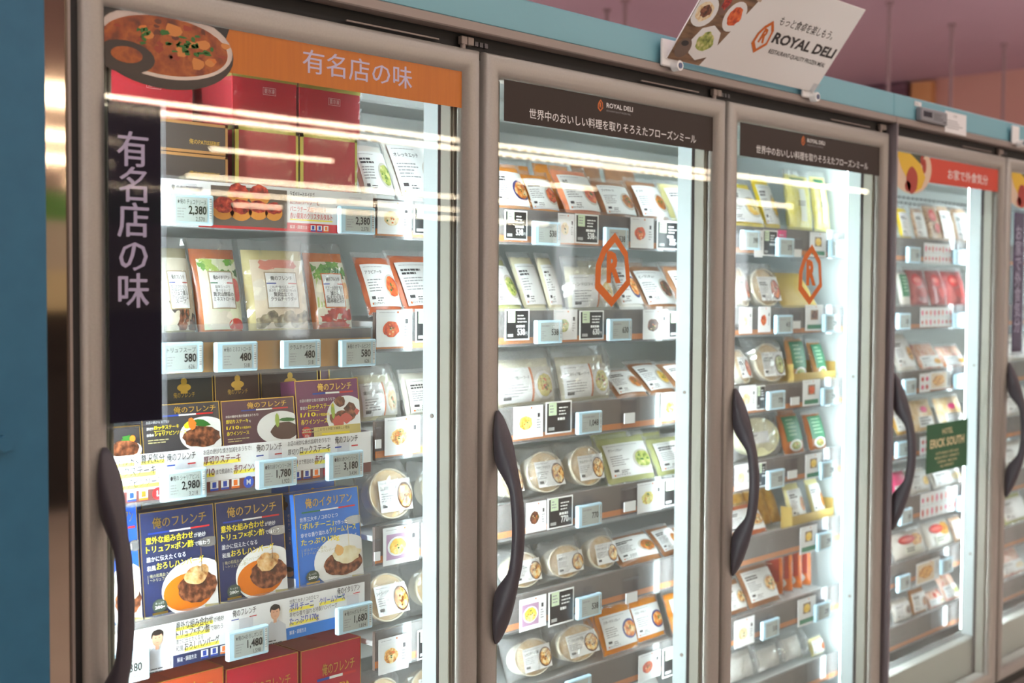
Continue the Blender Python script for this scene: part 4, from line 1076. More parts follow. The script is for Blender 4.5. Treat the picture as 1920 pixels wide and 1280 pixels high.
# ------------------------------------------------------------------ goods: placing
ITEMS = [
('gift', 'A', 0, 0.418, 0.160, 1.611, 0.127, 0.150, 0, 'red gift box with gold edges, lower middle of the red stack', {'v': 'red'}),
('gift', 'A', 0, 0.546, 0.160, 1.611, 0.125, 0.150, 0, 'red gift box with gold edges, lower one nearest the white pouches', {'v': 'red'}),
('soup', 'A', 1, 0.258, 0.168, 1.405, 0.067, 0.180, 12, 'truffle mushroom soup pouch partly behind the dark vertical sign', {'v': 'mush'}),
('soup', 'A', 1, 0.337, 0.168, 1.405, 0.088, 0.180, 12, 'minestrone soup pouch with tomato and garlic picture', {'v': 'mine'}),
('soup', 'A', 1, 0.451, 0.168, 1.405, 0.128, 0.180, 10, 'clam chowder pouch with shells and pale yellow soup', {'v': 'clam'}),
('soup', 'A', 1, 0.565, 0.168, 1.405, 0.088, 0.180, 13, 'lobster bisque pouch with bright orange soup', {'v': 'bisq'}),
('box', 'A', 2, 0.152, 0.150, 1.243, 0.059, 0.048, 6, 'steak box half hidden below the dark vertical sign', {'v': 'steakL', 'd': 0.04}),
('box', 'A', 2, 0.253, 0.150, 1.243, 0.140, 0.076, 6, 'charcoal steak box with yellow lettering and roast meat picture', {'v': 'char', 'd': 0.04}),
('box', 'A', 2, 0.397, 0.150, 1.243, 0.145, 0.075, 6, 'plum steak box with white plate and pepper picture', {'v': 'plum', 'd': 0.04}),
('box', 'A', 2, 0.541, 0.150, 1.243, 0.138, 0.100, 6, 'bright plum steak box with red L size dot', {'v': 'plumL', 'd': 0.04}),
('back', 'A', 2, 0.308, 0.230, 1.243, 0.113, 0.119, 3, 'dark grey box with gold cup emblem behind the charcoal steak box', {'v': 'grey'}),
('back', 'A', 2, 0.411, 0.230, 1.243, 0.091, 0.119, 3, 'brown box with gold cup emblem behind the plum steak box', {'v': 'brown'}),
('back', 'A', 2, 0.520, 0.230, 1.243, 0.125, 0.119, 3, 'dark brown box with gold emblem behind the L size steak box', {'v': 'dark'}),
('back', 'A', 2, 0.597, 0.230, 1.243, 0.024, 0.117, 3, 'plain purple box edge beside the white ham cream pouch', {'v': 'purple'}),
('box', 'A', 3, 0.145, 0.150, 0.984, 0.073, 0.190, 5, 'royal blue demi glace box behind the curved door handle', {'v': 'bluel', 'd': 0.05}),
('box', 'A', 3, 0.250, 0.150, 0.984, 0.133, 0.172, 5, 'navy hamburger box beside the royal blue box', {'v': 'navy', 'd': 0.05}),
('box', 'A', 3, 0.385, 0.150, 0.984, 0.134, 0.172, 5, 'navy hamburger box beside the bright blue box', {'v': 'navy', 'd': 0.05}),
('box', 'A', 3, 0.538, 0.140, 0.984, 0.141, 0.168, 6, 'bright blue porcini cream hamburger box standing forward', {'v': 'blue', 'd': 0.055}),
('back', 'A', 3, 0.557, 0.220, 0.984, 0.105, 0.190, 0, 'blue box with gold cup behind the porcini cream box', {'v': 'bluebk'}),
('back', 'A', 3, 0.196, 0.220, 0.984, 0.055, 0.190, 0, 'blue box behind the royal blue demi glace box', {'v': 'bluebk'}),
('back', 'A', 3, 0.361, 0.220, 0.984, 0.263, 0.148, 0, 'dark olive box top behind the navy hamburger boxes', {'v': 'olive'}),
('box', 'A', 4, 0.233, 0.150, 0.739, 0.183, 0.161, 0, 'orange red stew box at lowest visible shelf', {'v': 'orange', 'd': 0.1}),
('box', 'A', 4, 0.400, 0.150, 0.739, 0.145, 0.154, 0, 'crimson stew box in the middle of the lowest visible shelf', {'v': 'crim', 'd': 0.1}),
('box', 'A', 4, 0.543, 0.150, 0.739, 0.133, 0.153, 0, 'crimson stew box nearest the clear oval tray bags', {'v': 'crim', 'd': 0.1}),
('back', 'A', 4, 0.304, 0.262, 0.739, 0.195, 0.165, 0, 'orange brown box behind the orange red stew box', {'v': 'orangebk'}),
('back', 'A', 4, 0.483, 0.262, 0.739, 0.153, 0.165, 0, 'plum box behind the middle crimson stew box', {'v': 'plumbk'}),
('back', 'A', 4, 0.586, 0.262, 0.739, 0.046, 0.162, 0, 'crimson box behind the crimson stew box nearest the tray bags', {'v': 'crimbk'}),
('pouch', 'B', 0, 0.665, 0.162, 1.649, 0.079, 0.130, 24, 'white labelled pouch with green pasta picture', {'v': 'white', 'dish': 'green', 'door': 1}),
('pouch', 'B', 0, 0.776, 0.162, 1.649, 0.137, 0.159, 26, 'white labelled orecchiette pouch', {'v': 'white', 'dish': 'cream', 'door': 1, 't1': 'オレッキエッテ'}),
('pouch', 'B', 1, 0.679, 0.162, 1.452, 0.086, 0.126, 24, 'red orange pasta pouch with white label', {'v': 'tomato', 'dish': 'tomato', 'door': 1, 't1': 'アラビアータ'}),
('pouch', 'B', 1, 0.791, 0.162, 1.452, 0.136, 0.137, 28, 'orange bolognese pouch leaning behind the food card', {'v': 'tomato', 'dish': 'gratin', 'door': 1}),
('tray', 'B', 2, 0.675, 0.178, 1.265, 0.096, 0.096, 14, 'clear bag with ham cream pasta label', {'v': 'cream', 'dish': 'cream', 'door': 1, 't1': '3種きのこと生ハムのクリーム'}),
('pouch', 'B', 2, 0.792, 0.162, 1.262, 0.135, 0.096, 16, 'pouch printed with a plate of pasta', {'v': 'plate', 'dish': 'salad', 'door': 1}),
('oval', 'B', 3, 0.694, 0.180, 1.080, 0.121, 0.104, 14, 'oval cosmo doria tray', {'dish': 'gratin', 'door': 1, 't1': 'コスモドリア'}),
('oval', 'B', 3, 0.821, 0.180, 1.080, 0.117, 0.095, 14, 'oval gratin tray half hidden by the white mullion', {'dish': 'gratin', 'door': 1}),
('oval', 'B', 4, 0.685, 0.180, 0.895, 0.118, 0.098, 14, 'oval seafood doria tray', {'dish': 'gratin', 'door': 1, 't1': 'シーフードドリア'}),
('oval', 'B', 4, 0.813, 0.180, 0.895, 0.133, 0.098, 14, 'large tilted oval doria tray', {'dish': 'gratin', 'door': 1, 't1': 'コーチャドリア'}),
('oval', 'B', 5, 0.679, 0.180, 0.708, 0.100, 0.095, 14, 'oval tray topped by crinkled film', {'dish': 'gratin', 'door': 1}),
('oval', 'B', 5, 0.799, 0.180, 0.708, 0.135, 0.092, 14, 'round tray topped by crinkled film', {'dish': 'gratin', 'door': 1}),
('pouch', 'B', 0, 1.010, 0.162, 1.649, 0.116, 0.115, 24, 'orange pouch with purple rimmed dish picture', {'v': 'orange', 'dish': 'purple', 'door': 2}),
('pouch', 'B', 0, 1.125, 0.177, 1.649, 0.096, 0.108, 26, 'orange pouch behind the purple dish pouch', {'v': 'orange', 'dish': 'tomato', 'door': 2}),
('pouch', 'B', 0, 1.234, 0.162, 1.649, 0.120, 0.130, 28, 'salmon coloured seafood pouch with white label', {'v': 'salmon', 'dish': 'tomato', 'door': 2, 't1': '海老'}),
('pouch', 'B', 0, 1.357, 0.162, 1.649, 0.123, 0.109, 28, 'brown soup pouch with white label', {'v': 'brown', 'dish': 'curry', 'door': 2, 't1': 'ブイヤベース'}),
('pouch', 'B', 0, 1.483, 0.162, 1.649, 0.117, 0.120, 28, 'brown bisque pouch with white label', {'v': 'brown', 'dish': 'curry', 'door': 2, 't1': 'ビスク'}),
('pouch', 'B', 0, 1.626, 0.162, 1.649, 0.166, 0.123, 28, 'yellow cream soup pouch', {'v': 'yellow', 'dish': 'cream', 'door': 2}),
('pouch', 'B', 1, 1.000, 0.162, 1.452, 0.092, 0.137, 30, 'pale green pouch with white label leaning low', {'v': 'pgreen', 'dish': 'green', 'door': 2}),
('pouch', 'B', 1, 1.104, 0.182, 1.452, 0.072, 0.139, 24, 'olive edged pouch turned away', {'v': 'cream', 'dish': '', 'door': 2}),
('pouch', 'B', 1, 1.165, 0.182, 1.452, 0.047, 0.135, 20, 'cream pouch standing edge on', {'v': 'cream', 'dish': '', 'door': 2}),
('tray', 'B', 1, 1.273, 0.178, 1.455, 0.165, 0.111, 10, 'flat clear bag with creamy scrambled egg label', {'v': 'cream', 'dish': 'egg', 'door': 2, 't1': 'レンタロライス', 'flat': 1}),
('pouch', 'B', 1, 1.402, 0.162, 1.452, 0.091, 0.143, 30, 'white label pouch behind the orange R logo', {'v': 'white', 'dish': 'purple', 'door': 2}),
('pouch', 'B', 1, 1.513, 0.162, 1.452, 0.128, 0.135, 32, 'beef stew pouch with white label and dark picture', {'v': 'brown', 'dish': 'steak', 'door': 2, 't1': 'ビーフシチュー'}),
('pouch', 'B', 1, 1.658, 0.162, 1.452, 0.157, 0.138, 32, 'beef stew pouch beside the white mullion', {'v': 'brown', 'dish': 'steak', 'door': 2}),
('tray', 'B', 2, 1.069, 0.178, 1.265, 0.195, 0.112, 14, 'clear bag of Venetian seafood pasta', {'v': 'cream', 'dish': 'salad', 'door': 2, 't1': 'ヴェネティア風シーフード'}),
('tray', 'B', 2, 1.258, 0.178, 1.265, 0.178, 0.112, 14, 'clear bag of Venetian seafood pasta with orange edge', {'v': 'cream', 'dish': 'salad', 'door': 2, 't1': 'ヴェネティア風シーフード'}),
('pouch', 'B', 2, 1.407, 0.162, 1.262, 0.117, 0.098, 48, 'flat brown curry pouch lying back', {'v': 'brown', 'dish': 'curry', 'door': 2}),
('pouch', 'B', 2, 1.520, 0.162, 1.262, 0.106, 0.116, 48, 'flat brown pouch with egg picture lying back', {'v': 'brown', 'dish': 'egg', 'door': 2}),
('pouch', 'B', 2, 1.652, 0.162, 1.262, 0.155, 0.109, 48, 'flat brown pouch lying beside the white mullion', {'v': 'brown', 'dish': 'green', 'door': 2}),
('oval', 'B', 3, 1.115, 0.180, 1.080, 0.131, 0.096, 14, 'oval lasagne gratin tray', {'dish': 'gratin', 'door': 2, 't1': 'ラザニアドリア'}),
('oval', 'B', 3, 1.011, 0.180, 1.080, 0.072, 0.096, 14, 'cream oval tray behind the grey handle', {'dish': 'gratin', 'door': 2}),
('oval', 'B', 3, 1.248, 0.180, 1.080, 0.126, 0.096, 14, 'oval macaroni gratin tray', {'dish': 'gratin', 'door': 2, 't1': 'カルボナーラ'}),
('pouch', 'B', 3, 1.403, 0.162, 1.077, 0.177, 0.116, 24, 'large pale green soup pouch with white label', {'v': 'pgreen', 'dish': 'green', 'door': 2, 't1': 'グリーンカレー'}),
('pouch', 'B', 3, 1.596, 0.162, 1.077, 0.206, 0.102, 26, 'pale green soup pouch beside the white mullion', {'v': 'pgreen', 'dish': 'green', 'door': 2}),
('oval', 'B', 4, 1.051, 0.180, 0.895, 0.120, 0.080, 16, 'oval tray behind the lower grip of the handle', {'dish': 'gratin', 'door': 2}),
('oval', 'B', 4, 1.180, 0.180, 0.895, 0.129, 0.077, 14, 'oval tray with crumpled doria label', {'dish': 'gratin', 'door': 2, 't1': '海老ドリア'}),
('oval', 'B', 4, 1.302, 0.180, 0.895, 0.112, 0.080, 14, 'oval tray with crumpled label, nearest the brown pouches', {'dish': 'gratin', 'door': 2, 't1': 'チキンドリア'}),
('pouch', 'B', 4, 1.440, 0.162, 0.892, 0.161, 0.086, 46, 'flat brown curry pouch lying back', {'v': 'brown', 'dish': 'curry', 'door': 2}),
('pouch', 'B', 4, 1.566, 0.162, 0.892, 0.088, 0.088, 46, 'flat brown chowder pouch lying back', {'v': 'brown', 'dish': 'curry', 'door': 2}),
('pouch', 'B', 4, 1.674, 0.162, 0.892, 0.126, 0.078, 46, 'flat brown pouch beside the white mullion', {'v': 'brown', 'dish': 'curry', 'door': 2}),
('oval', 'B', 5, 1.083, 0.180, 0.708, 0.131, 0.085, 18, 'oval gratin tray tipped back', {'dish': 'gratin', 'door': 2, 't1': 'ラザニアソース風'}),
('oval', 'B', 5, 1.226, 0.180, 0.708, 0.152, 0.086, 18, 'round edged tray with beef doria label', {'dish': 'gratin', 'door': 2, 't1': 'ビーフハンバーグ風'}),
('pouch', 'B', 5, 1.368, 0.162, 0.705, 0.129, 0.111, 20, 'orange butter chicken curry pouch with blue bowl picture', {'v': 'orange', 'dish': 'purple', 'door': 2, 't1': 'バターチキンカレー'}),
('pouch', 'B', 5, 1.494, 0.177, 0.705, 0.118, 0.103, 20, 'orange butter chicken curry pouch with pale label', {'v': 'orange', 'dish': 'purple', 'door': 2, 't1': 'バターチキン'}),
('pouch', 'B', 5, 1.642, 0.162, 0.705, 0.175, 0.103, 20, 'orange spice curry pouch beside the white mullion', {'v': 'orange', 'dish': 'purple', 'door': 2, 't1': 'スパイスカレー'}),
('pouch', 'B', 6, 1.478, 0.162, 0.522, 0.161, 0.117, 30, 'clear topped pouch at the bottom edge', {'v': 'white', 'dish': 'cream', 'door': 2}),
('pouch', 'B', 0, 1.852, 0.162, 1.649, 0.186, 0.146, 26, 'yellow omelette pouch with white label', {'v': 'yellow2', 'dish': 'egg', 'door': 3}),
('pouch', 'B', 0, 2.008, 0.182, 1.649, 0.080, 0.166, 20, 'yellow pouch with egg picture', {'v': 'yellow2', 'dish': 'egg', 'door': 3}),
('pouch', 'B', 0, 2.110, 0.162, 1.649, 0.122, 0.168, 8, 'tall yellow rice pouch with green logo', {'v': 'yellowg', 'dish': '', 'door': 3}),
('pouch', 'B', 0, 2.218, 0.162, 1.649, 0.083, 0.173, 8, 'tall yellow pouch with green logo beside the lit strip', {'v': 'yellowg', 'dish': '', 'door': 3}),
('oval', 'B', 1, 1.843, 0.180, 1.455, 0.059, 0.111, 16, 'oval tray cut off by the door frame', {'dish': 'tomato', 'door': 3}),
('oval', 'B', 1, 1.948, 0.180, 1.455, 0.146, 0.112, 14, 'white oval tray with tomato stew picture', {'dish': 'tomato', 'door': 3}),
('pouch', 'B', 1, 2.119, 0.162, 1.452, 0.194, 0.130, 34, 'mustard card divider behind the orange R logo', {'v': 'mustard', 'dish': '', 'plain': 1, 'door': 3}),
('pouch', 'B', 1, 2.332, 0.162, 1.452, 0.060, 0.099, 30, 'fried brown snack pouch', {'v': 'fried', 'dish': '', 'plain': 1, 'door': 3}),
('oval', 'B', 2, 1.850, 0.180, 1.265, 0.072, 0.098, 20, 'oval tray cut off by the handle side', {'dish': 'tomato', 'door': 3}),
('oval', 'B', 2, 1.973, 0.180, 1.265, 0.157, 0.112, 14, 'white oval tray with green herb picture', {'dish': 'green', 'door': 3}),
('pouch', 'B', 2, 2.105, 0.162, 1.262, 0.094, 0.128, 10, 'brown pouch with green label and dish photo', {'v': 'brown2', 'dish': 'green', 'glab': 1, 'door': 3}),
('pouch', 'B', 2, 2.224, 0.162, 1.262, 0.072, 0.117, 16, 'brown pouch with green label leaning sideways', {'v': 'brown2', 'dish': 'green', 'glab': 1, 'door': 3}),
('pouch', 'B', 2, 2.350, 0.162, 1.262, 0.096, 0.122, 16, 'brown pouch with green label beside the lit strip', {'v': 'brown2', 'dish': 'green', 'glab': 1, 'door': 3}),
('oval', 'B', 3, 1.926, 0.180, 1.080, 0.218, 0.112, 14, 'pale yellow round tray with small label', {'dish': 'cream', 'pale': 1, 'door': 3}),
('pouch', 'B', 3, 2.091, 0.162, 1.077, 0.107, 0.117, 16, 'rust brown pouch with green label', {'v': 'rust', 'dish': 'green', 'glab': 1, 'door': 3}),
('pouch', 'B', 3, 2.213, 0.162, 1.077, 0.094, 0.109, 16, 'rust brown pouch with green label in the middle', {'v': 'rust', 'dish': 'green', 'glab': 1, 'door': 3}),
('pouch', 'B', 3, 2.353, 0.162, 1.077, 0.102, 0.108, 16, 'rust brown pouch with green label beside the lit strip', {'v': 'rust', 'dish': 'green', 'glab': 1, 'door': 3}),
('pouch', 'B', 4, 1.873, 0.162, 0.892, 0.194, 0.090, 32, 'flat white labelled pouch leaning back', {'v': 'tomato', 'dish': 'gratin', 'door': 3}),
('pouch', 'B', 4, 1.950, 0.212, 0.892, 0.052, 0.126, 24, 'first of four thin yellow curry pouches seen edge on', {'v': 'curryy', 'dish': '', 'plain': 1, 'door': 3}),
('pouch', 'B', 4, 1.998, 0.212, 0.892, 0.042, 0.122, 24, 'second of four thin yellow curry pouches seen edge on', {'v': 'curryy', 'dish': '', 'plain': 1, 'door': 3}),
('pouch', 'B', 4, 2.044, 0.212, 0.892, 0.045, 0.116, 24, 'third of four thin yellow curry pouches seen edge on', {'v': 'curryy', 'dish': '', 'plain': 1, 'door': 3}),
('pouch', 'B', 4, 2.091, 0.212, 0.892, 0.047, 0.112, 24, 'fourth of four thin yellow curry pouches seen edge on', {'v': 'curryy', 'dish': '', 'plain': 1, 'door': 3}),
('pouch', 'B', 4, 2.120, 0.162, 0.892, 0.081, 0.118, 18, 'pale yellow pouch with curry bowl picture', {'v': 'yellow', 'dish': 'curry', 'door': 3}),
('pouch', 'B', 4, 2.227, 0.162, 0.892, 0.066, 0.121, 18, 'yellow pouch with white label and bowl photo', {'v': 'yellow', 'dish': 'curry', 'door': 3}),
('pouch', 'B', 4, 2.356, 0.162, 0.892, 0.108, 0.103, 22, 'brown pouch with green label in cardboard tray', {'v': 'brown2', 'dish': '', 'glab': 1, 'door': 3}),
('pouch', 'B', 5, 1.960, 0.162, 0.705, 0.154, 0.119, 28, 'white labelled ragout pouch', {'v': 'brown', 'dish': 'gratin', 'door': 3}),
('pouch', 'B', 5, 1.831, 0.162, 0.705, 0.102, 0.093, 28, 'ragout pouch cut off by the door frame', {'v': 'brown', 'dish': 'gratin', 'door': 3}),
('pouch', 'B', 5, 2.052, 0.222, 0.706, 0.100, 0.118, 10, 'first of four orange pouches standing askew', {'v': 'orange2', 'dish': 'steak', 'glab': 2, 'yaw': -52, 'skew': 1, 'door': 3}),
('pouch', 'B', 5, 2.100, 0.222, 0.706, 0.100, 0.118, 10, 'second of four orange pouches standing askew', {'v': 'orange2', 'dish': 'steak', 'glab': 2, 'yaw': -52, 'skew': 1, 'door': 3}),
('pouch', 'B', 5, 2.148, 0.222, 0.706, 0.100, 0.118, 10, 'third of four orange pouches standing askew', {'v': 'orange2', 'dish': 'steak', 'glab': 2, 'yaw': -52, 'skew': 1, 'door': 3}),
('pouch', 'B', 5, 2.196, 0.222, 0.706, 0.100, 0.118, 10, 'fourth of four orange pouches standing askew', {'v': 'orange2', 'dish': 'steak', 'glab': 2, 'yaw': -52, 'skew': 1, 'door': 3}),
('film', 'B', 6, 1.879, 0.185, 0.525, 0.155, 0.094, 16, 'crumpled clear bag at the bottom', {'door': 3}),
('film', 'B', 6, 2.019, 0.185, 0.525, 0.120, 0.073, 16, 'crumpled clear bag in the middle', {'door': 3}),
('film', 'B', 6, 2.135, 0.185, 0.525, 0.109, 0.079, 16, 'crumpled clear bag beside the yellow rice pouch', {'door': 3}),
('pouch', 'B', 6, 2.226, 0.162, 0.522, 0.068, 0.053, 16, 'yellow pouch with round green seal', {'v': 'yellow', 'dish': 'tomato', 'door': 3}),
('pouch', 'B', 3, 2.217, 0.247, 1.077, 0.086, 0.130, 12, 'first of the rust pouches standing in the row behind', {'v': 'rust', 'dish': '', 'plain': 1, 'door': 3}),
('pouch', 'B', 3, 2.371, 0.247, 1.077, 0.113, 0.122, 12, 'second of the rust pouches standing in the row behind', {'v': 'rust', 'dish': '', 'plain': 1, 'door': 3}),
('pouch', 'B', 3, 2.486, 0.247, 1.077, 0.093, 0.115, 12, 'third of the rust pouches standing in the row behind', {'v': 'rust', 'dish': '', 'plain': 1, 'door': 3}),
('pouch', 'B', 2, 2.231, 0.247, 1.262, 0.058, 0.129, 10, 'first of the kraft pouches standing in the row behind', {'v': 'brown2', 'dish': '', 'plain': 1, 'door': 3}),
('pouch', 'B', 2, 2.383, 0.247, 1.262, 0.089, 0.129, 10, 'second of the kraft pouches standing in the row behind', {'v': 'brown2', 'dish': '', 'plain': 1, 'door': 3}),
('pouch', 'B', 0, 2.216, 0.242, 1.649, 0.088, 0.185, 6, 'taller yellow rice pouch standing in the row behind', {'v': 'yellowg', 'dish': '', 'plain': 1, 'door': 3}),
('pouch', 'B', 0, 2.373, 0.242, 1.649, 0.110, 0.194, 6, 'farther yellow rice pouch standing in the row behind', {'v': 'yellowg', 'dish': '', 'plain': 1, 'door': 3}),
('pouch', 'B', 3, 1.463, 0.257, 1.077, 0.138, 0.108, 14, 'first of the pale green pouches standing behind', {'v': 'pgreen', 'dish': '', 'plain': 1, 'door': 2}),
('pouch', 'B', 3, 1.601, 0.257, 1.077, 0.116, 0.097, 14, 'second of the pale green pouches standing behind', {'v': 'pgreen', 'dish': '', 'plain': 1, 'door': 2}),
('pouch', 'B', 5, 1.398, 0.257, 0.705, 0.073, 0.112, 14, 'first of the orange curry pouches standing behind', {'v': 'orange', 'dish': '', 'plain': 1, 'door': 2}),
('pouch', 'B', 5, 1.488, 0.257, 0.705, 0.100, 0.097, 14, 'second of the orange curry pouches standing behind', {'v': 'orange', 'dish': '', 'plain': 1, 'door': 2}),
('pouch', 'B', 5, 1.596, 0.257, 0.705, 0.095, 0.079, 14, 'third of the orange curry pouches standing behind', {'v': 'orange', 'dish': '', 'plain': 1, 'door': 2}),
('pouch', 'B', 0, 1.130, 0.247, 1.649, 0.115, 0.131, 18, 'first of four pouches in the row behind', {'v': 'orange', 'dish': '', 'plain': 1, 'door': 2}),
('pouch', 'B', 0, 1.258, 0.247, 1.649, 0.123, 0.142, 18, 'second of four pouches in the row behind', {'v': 'orange', 'dish': '', 'plain': 1, 'door': 2}),
('pouch', 'B', 0, 1.380, 0.247, 1.649, 0.103, 0.152, 18, 'third of four pouches in the row behind', {'v': 'brown', 'dish': '', 'plain': 1, 'door': 2}),
('pouch', 'B', 0, 1.501, 0.247, 1.649, 0.120, 0.162, 18, 'fourth of four pouches in the row behind', {'v': 'brown', 'dish': '', 'plain': 1, 'door': 2}),
('pouch', 'B', 1, 1.428, 0.272, 1.452, 0.115, 0.132, 16, 'first of the beige pouches standing behind', {'v': 'cream', 'dish': '', 'plain': 1, 'door': 2}),
('pouch', 'B', 1, 1.557, 0.272, 1.452, 0.123, 0.132, 16, 'second of the beige pouches standing behind', {'v': 'brown', 'dish': '', 'plain': 1, 'door': 2}),
('pouch', 'B', 0, 2.708, 0.162, 1.649, 0.069, 0.112, 14, 'yellow vegetable pouch beside the frame', {'v': 'yellow2', 'dish': '', 'door': 4}),
('pouch', 'B', 0, 2.810, 0.162, 1.649, 0.079, 0.117, 14, 'meat pouch with yellow edge', {'v': 'meat', 'dish': '', 'door': 4}),
('pouch', 'B', 0, 2.905, 0.162, 1.649, 0.095, 0.131, 14, 'minced meat pouch with red oval mark', {'v': 'meat', 'dish': 'dot', 'door': 4}),
('pouch', 'B', 0, 2.999, 0.162, 1.649, 0.091, 0.136, 14, 'minced meat pouch in the middle', {'v': 'meat', 'dish': '', 'door': 4}),
('pouch', 'B', 0, 3.109, 0.162, 1.649, 0.112, 0.133, 14, 'minced meat pouch beside the lit strip', {'v': 'meat', 'dish': '', 'door': 4}),
('pouch', 'B', 1, 2.708, 0.162, 1.452, 0.068, 0.119, 10, 'pouch with large green header', {'v': 'white', 'dish': '', 'glab': 1, 'door': 4}),
('pouch', 'B', 1, 2.811, 0.162, 1.452, 0.134, 0.131, 14, 'red meat pack with round red sticker', {'v': 'redm', 'dish': 'dot', 'door': 4}),
('pouch', 'B', 1, 2.936, 0.162, 1.452, 0.111, 0.131, 14, 'dark red meat pack with sticker', {'v': 'redm', 'dish': 'dot', 'door': 4}),
('pouch', 'B', 1, 3.070, 0.162, 1.452, 0.153, 0.131, 14, 'dark red meat pack beside the lit strip', {'v': 'redm', 'dish': 'dot', 'door': 4}),
('pouch', 'B', 2, 2.734, 0.162, 1.262, 0.132, 0.136, 24, 'white and brown carton with green cup', {'v': 'white', 'dish': 'fried', 'door': 4}),
('pouch', 'B', 2, 2.900, 0.162, 1.262, 0.156, 0.102, 30, 'red snack bag with fried chips picture', {'v': 'redw', 'dish': 'fried', 'door': 4}),
('pouch', 'B', 2, 3.068, 0.162, 1.262, 0.166, 0.087, 30, 'red snack bag with brown fries picture', {'v': 'redw', 'dish': 'fried', 'door': 4}),
('pouch', 'B', 3, 2.720, 0.162, 1.077, 0.104, 0.104, 24, 'golden pastry pouch beside the frame', {'v': 'curryy', 'dish': 'cream', 'door': 4}),
('pouch', 'B', 3, 2.860, 0.162, 1.077, 0.161, 0.110, 20, 'bread pouch with pink dot', {'v': 'bread', 'dish': 'pink', 'door': 4}),
('pouch', 'B', 3, 3.057, 0.162, 1.077, 0.189, 0.107, 20, 'cheese bread pouch with pink dot', {'v': 'bread', 'dish': 'pink', 'door': 4}),
('pouch', 'B', 4, 2.705, 0.162, 0.892, 0.100, 0.087, 16, 'hot pink snack bag', {'v': 'pink', 'dish': 'tomato', 'door': 4}),
('pouch', 'B', 4, 2.832, 0.162, 0.892, 0.134, 0.084, 20, 'yellow and white snack bag under the green sticker', {'v': 'white', 'dish': 'egg', 'door': 4}),
('pouch', 'B', 4, 3.027, 0.162, 0.892, 0.218, 0.066, 24, 'pale snack bag below the green sticker', {'v': 'white', 'dish': 'cream', 'door': 4}),
('pouch', 'B', 5, 2.773, 0.162, 0.705, 0.223, 0.086, 16, 'white chicken bag with round red emblem', {'v': 'white', 'dish': 'dot2', 'door': 4}),
('pouch', 'B', 5, 2.982, 0.162, 0.705, 0.193, 0.093, 20, 'white chicken bag with red emblem and drumstick', {'v': 'white', 'dish': 'dot2', 'door': 4}),
('pouch', 'B', 5, 3.125, 0.162, 0.705, 0.088, 0.087, 20, 'dark chicken bag beside the lit strip', {'v': 'meat', 'dish': '', 'door': 4}),
('pouch', 'B', 6, 2.728, 0.162, 0.522, 0.117, 0.069, 16, 'white pouch with clear front at the bottom', {'v': 'white', 'dish': 'steak', 'door': 4}),
('pouch', 'B', 6, 2.839, 0.162, 0.522, 0.101, 0.084, 14, 'brown pouch with green seal at the bottom', {'v': 'brown2', 'dish': 'curry', 'door': 4}),
('pouch', 'B', 6, 2.961, 0.162, 0.522, 0.114, 0.058, 30, 'red noodle bag at the bottom', {'v': 'redw', 'dish': 'cream', 'door': 4}),
('pouch', 'B', 6, 3.081, 0.162, 0.522, 0.111, 0.110, 30, 'red and green snack bag at the bottom', {'v': 'redw', 'dish': 'green', 'door': 4}),
('pouch', 'B', 2, 3.579, 0.162, 1.262, 0.221, 0.110, 16, 'white box behind the purple sign', {'v': 'white', 'dish': '', 'door': 5}),
('pouch', 'B', 3, 3.580, 0.162, 1.077, 0.240, 0.110, 16, 'white pack with blue print', {'v': 'white', 'dish': '', 'door': 5}),
('pouch', 'B', 4, 3.574, 0.162, 0.892, 0.226, 0.110, 16, 'white pack with purple print', {'v': 'white', 'dish': '', 'door': 5}),
('pouch', 'B', 5, 3.584, 0.162, 0.705, 0.226, 0.110, 24, 'pale pouch above the red noodle bags', {'v': 'pgreen', 'dish': '', 'door': 5}),
('pouch', 'B', 6, 3.577, 0.162, 0.522, 0.212, 0.110, 30, 'red noodle bag by the last door', {'v': 'redw', 'dish': 'cream', 'door': 5})]
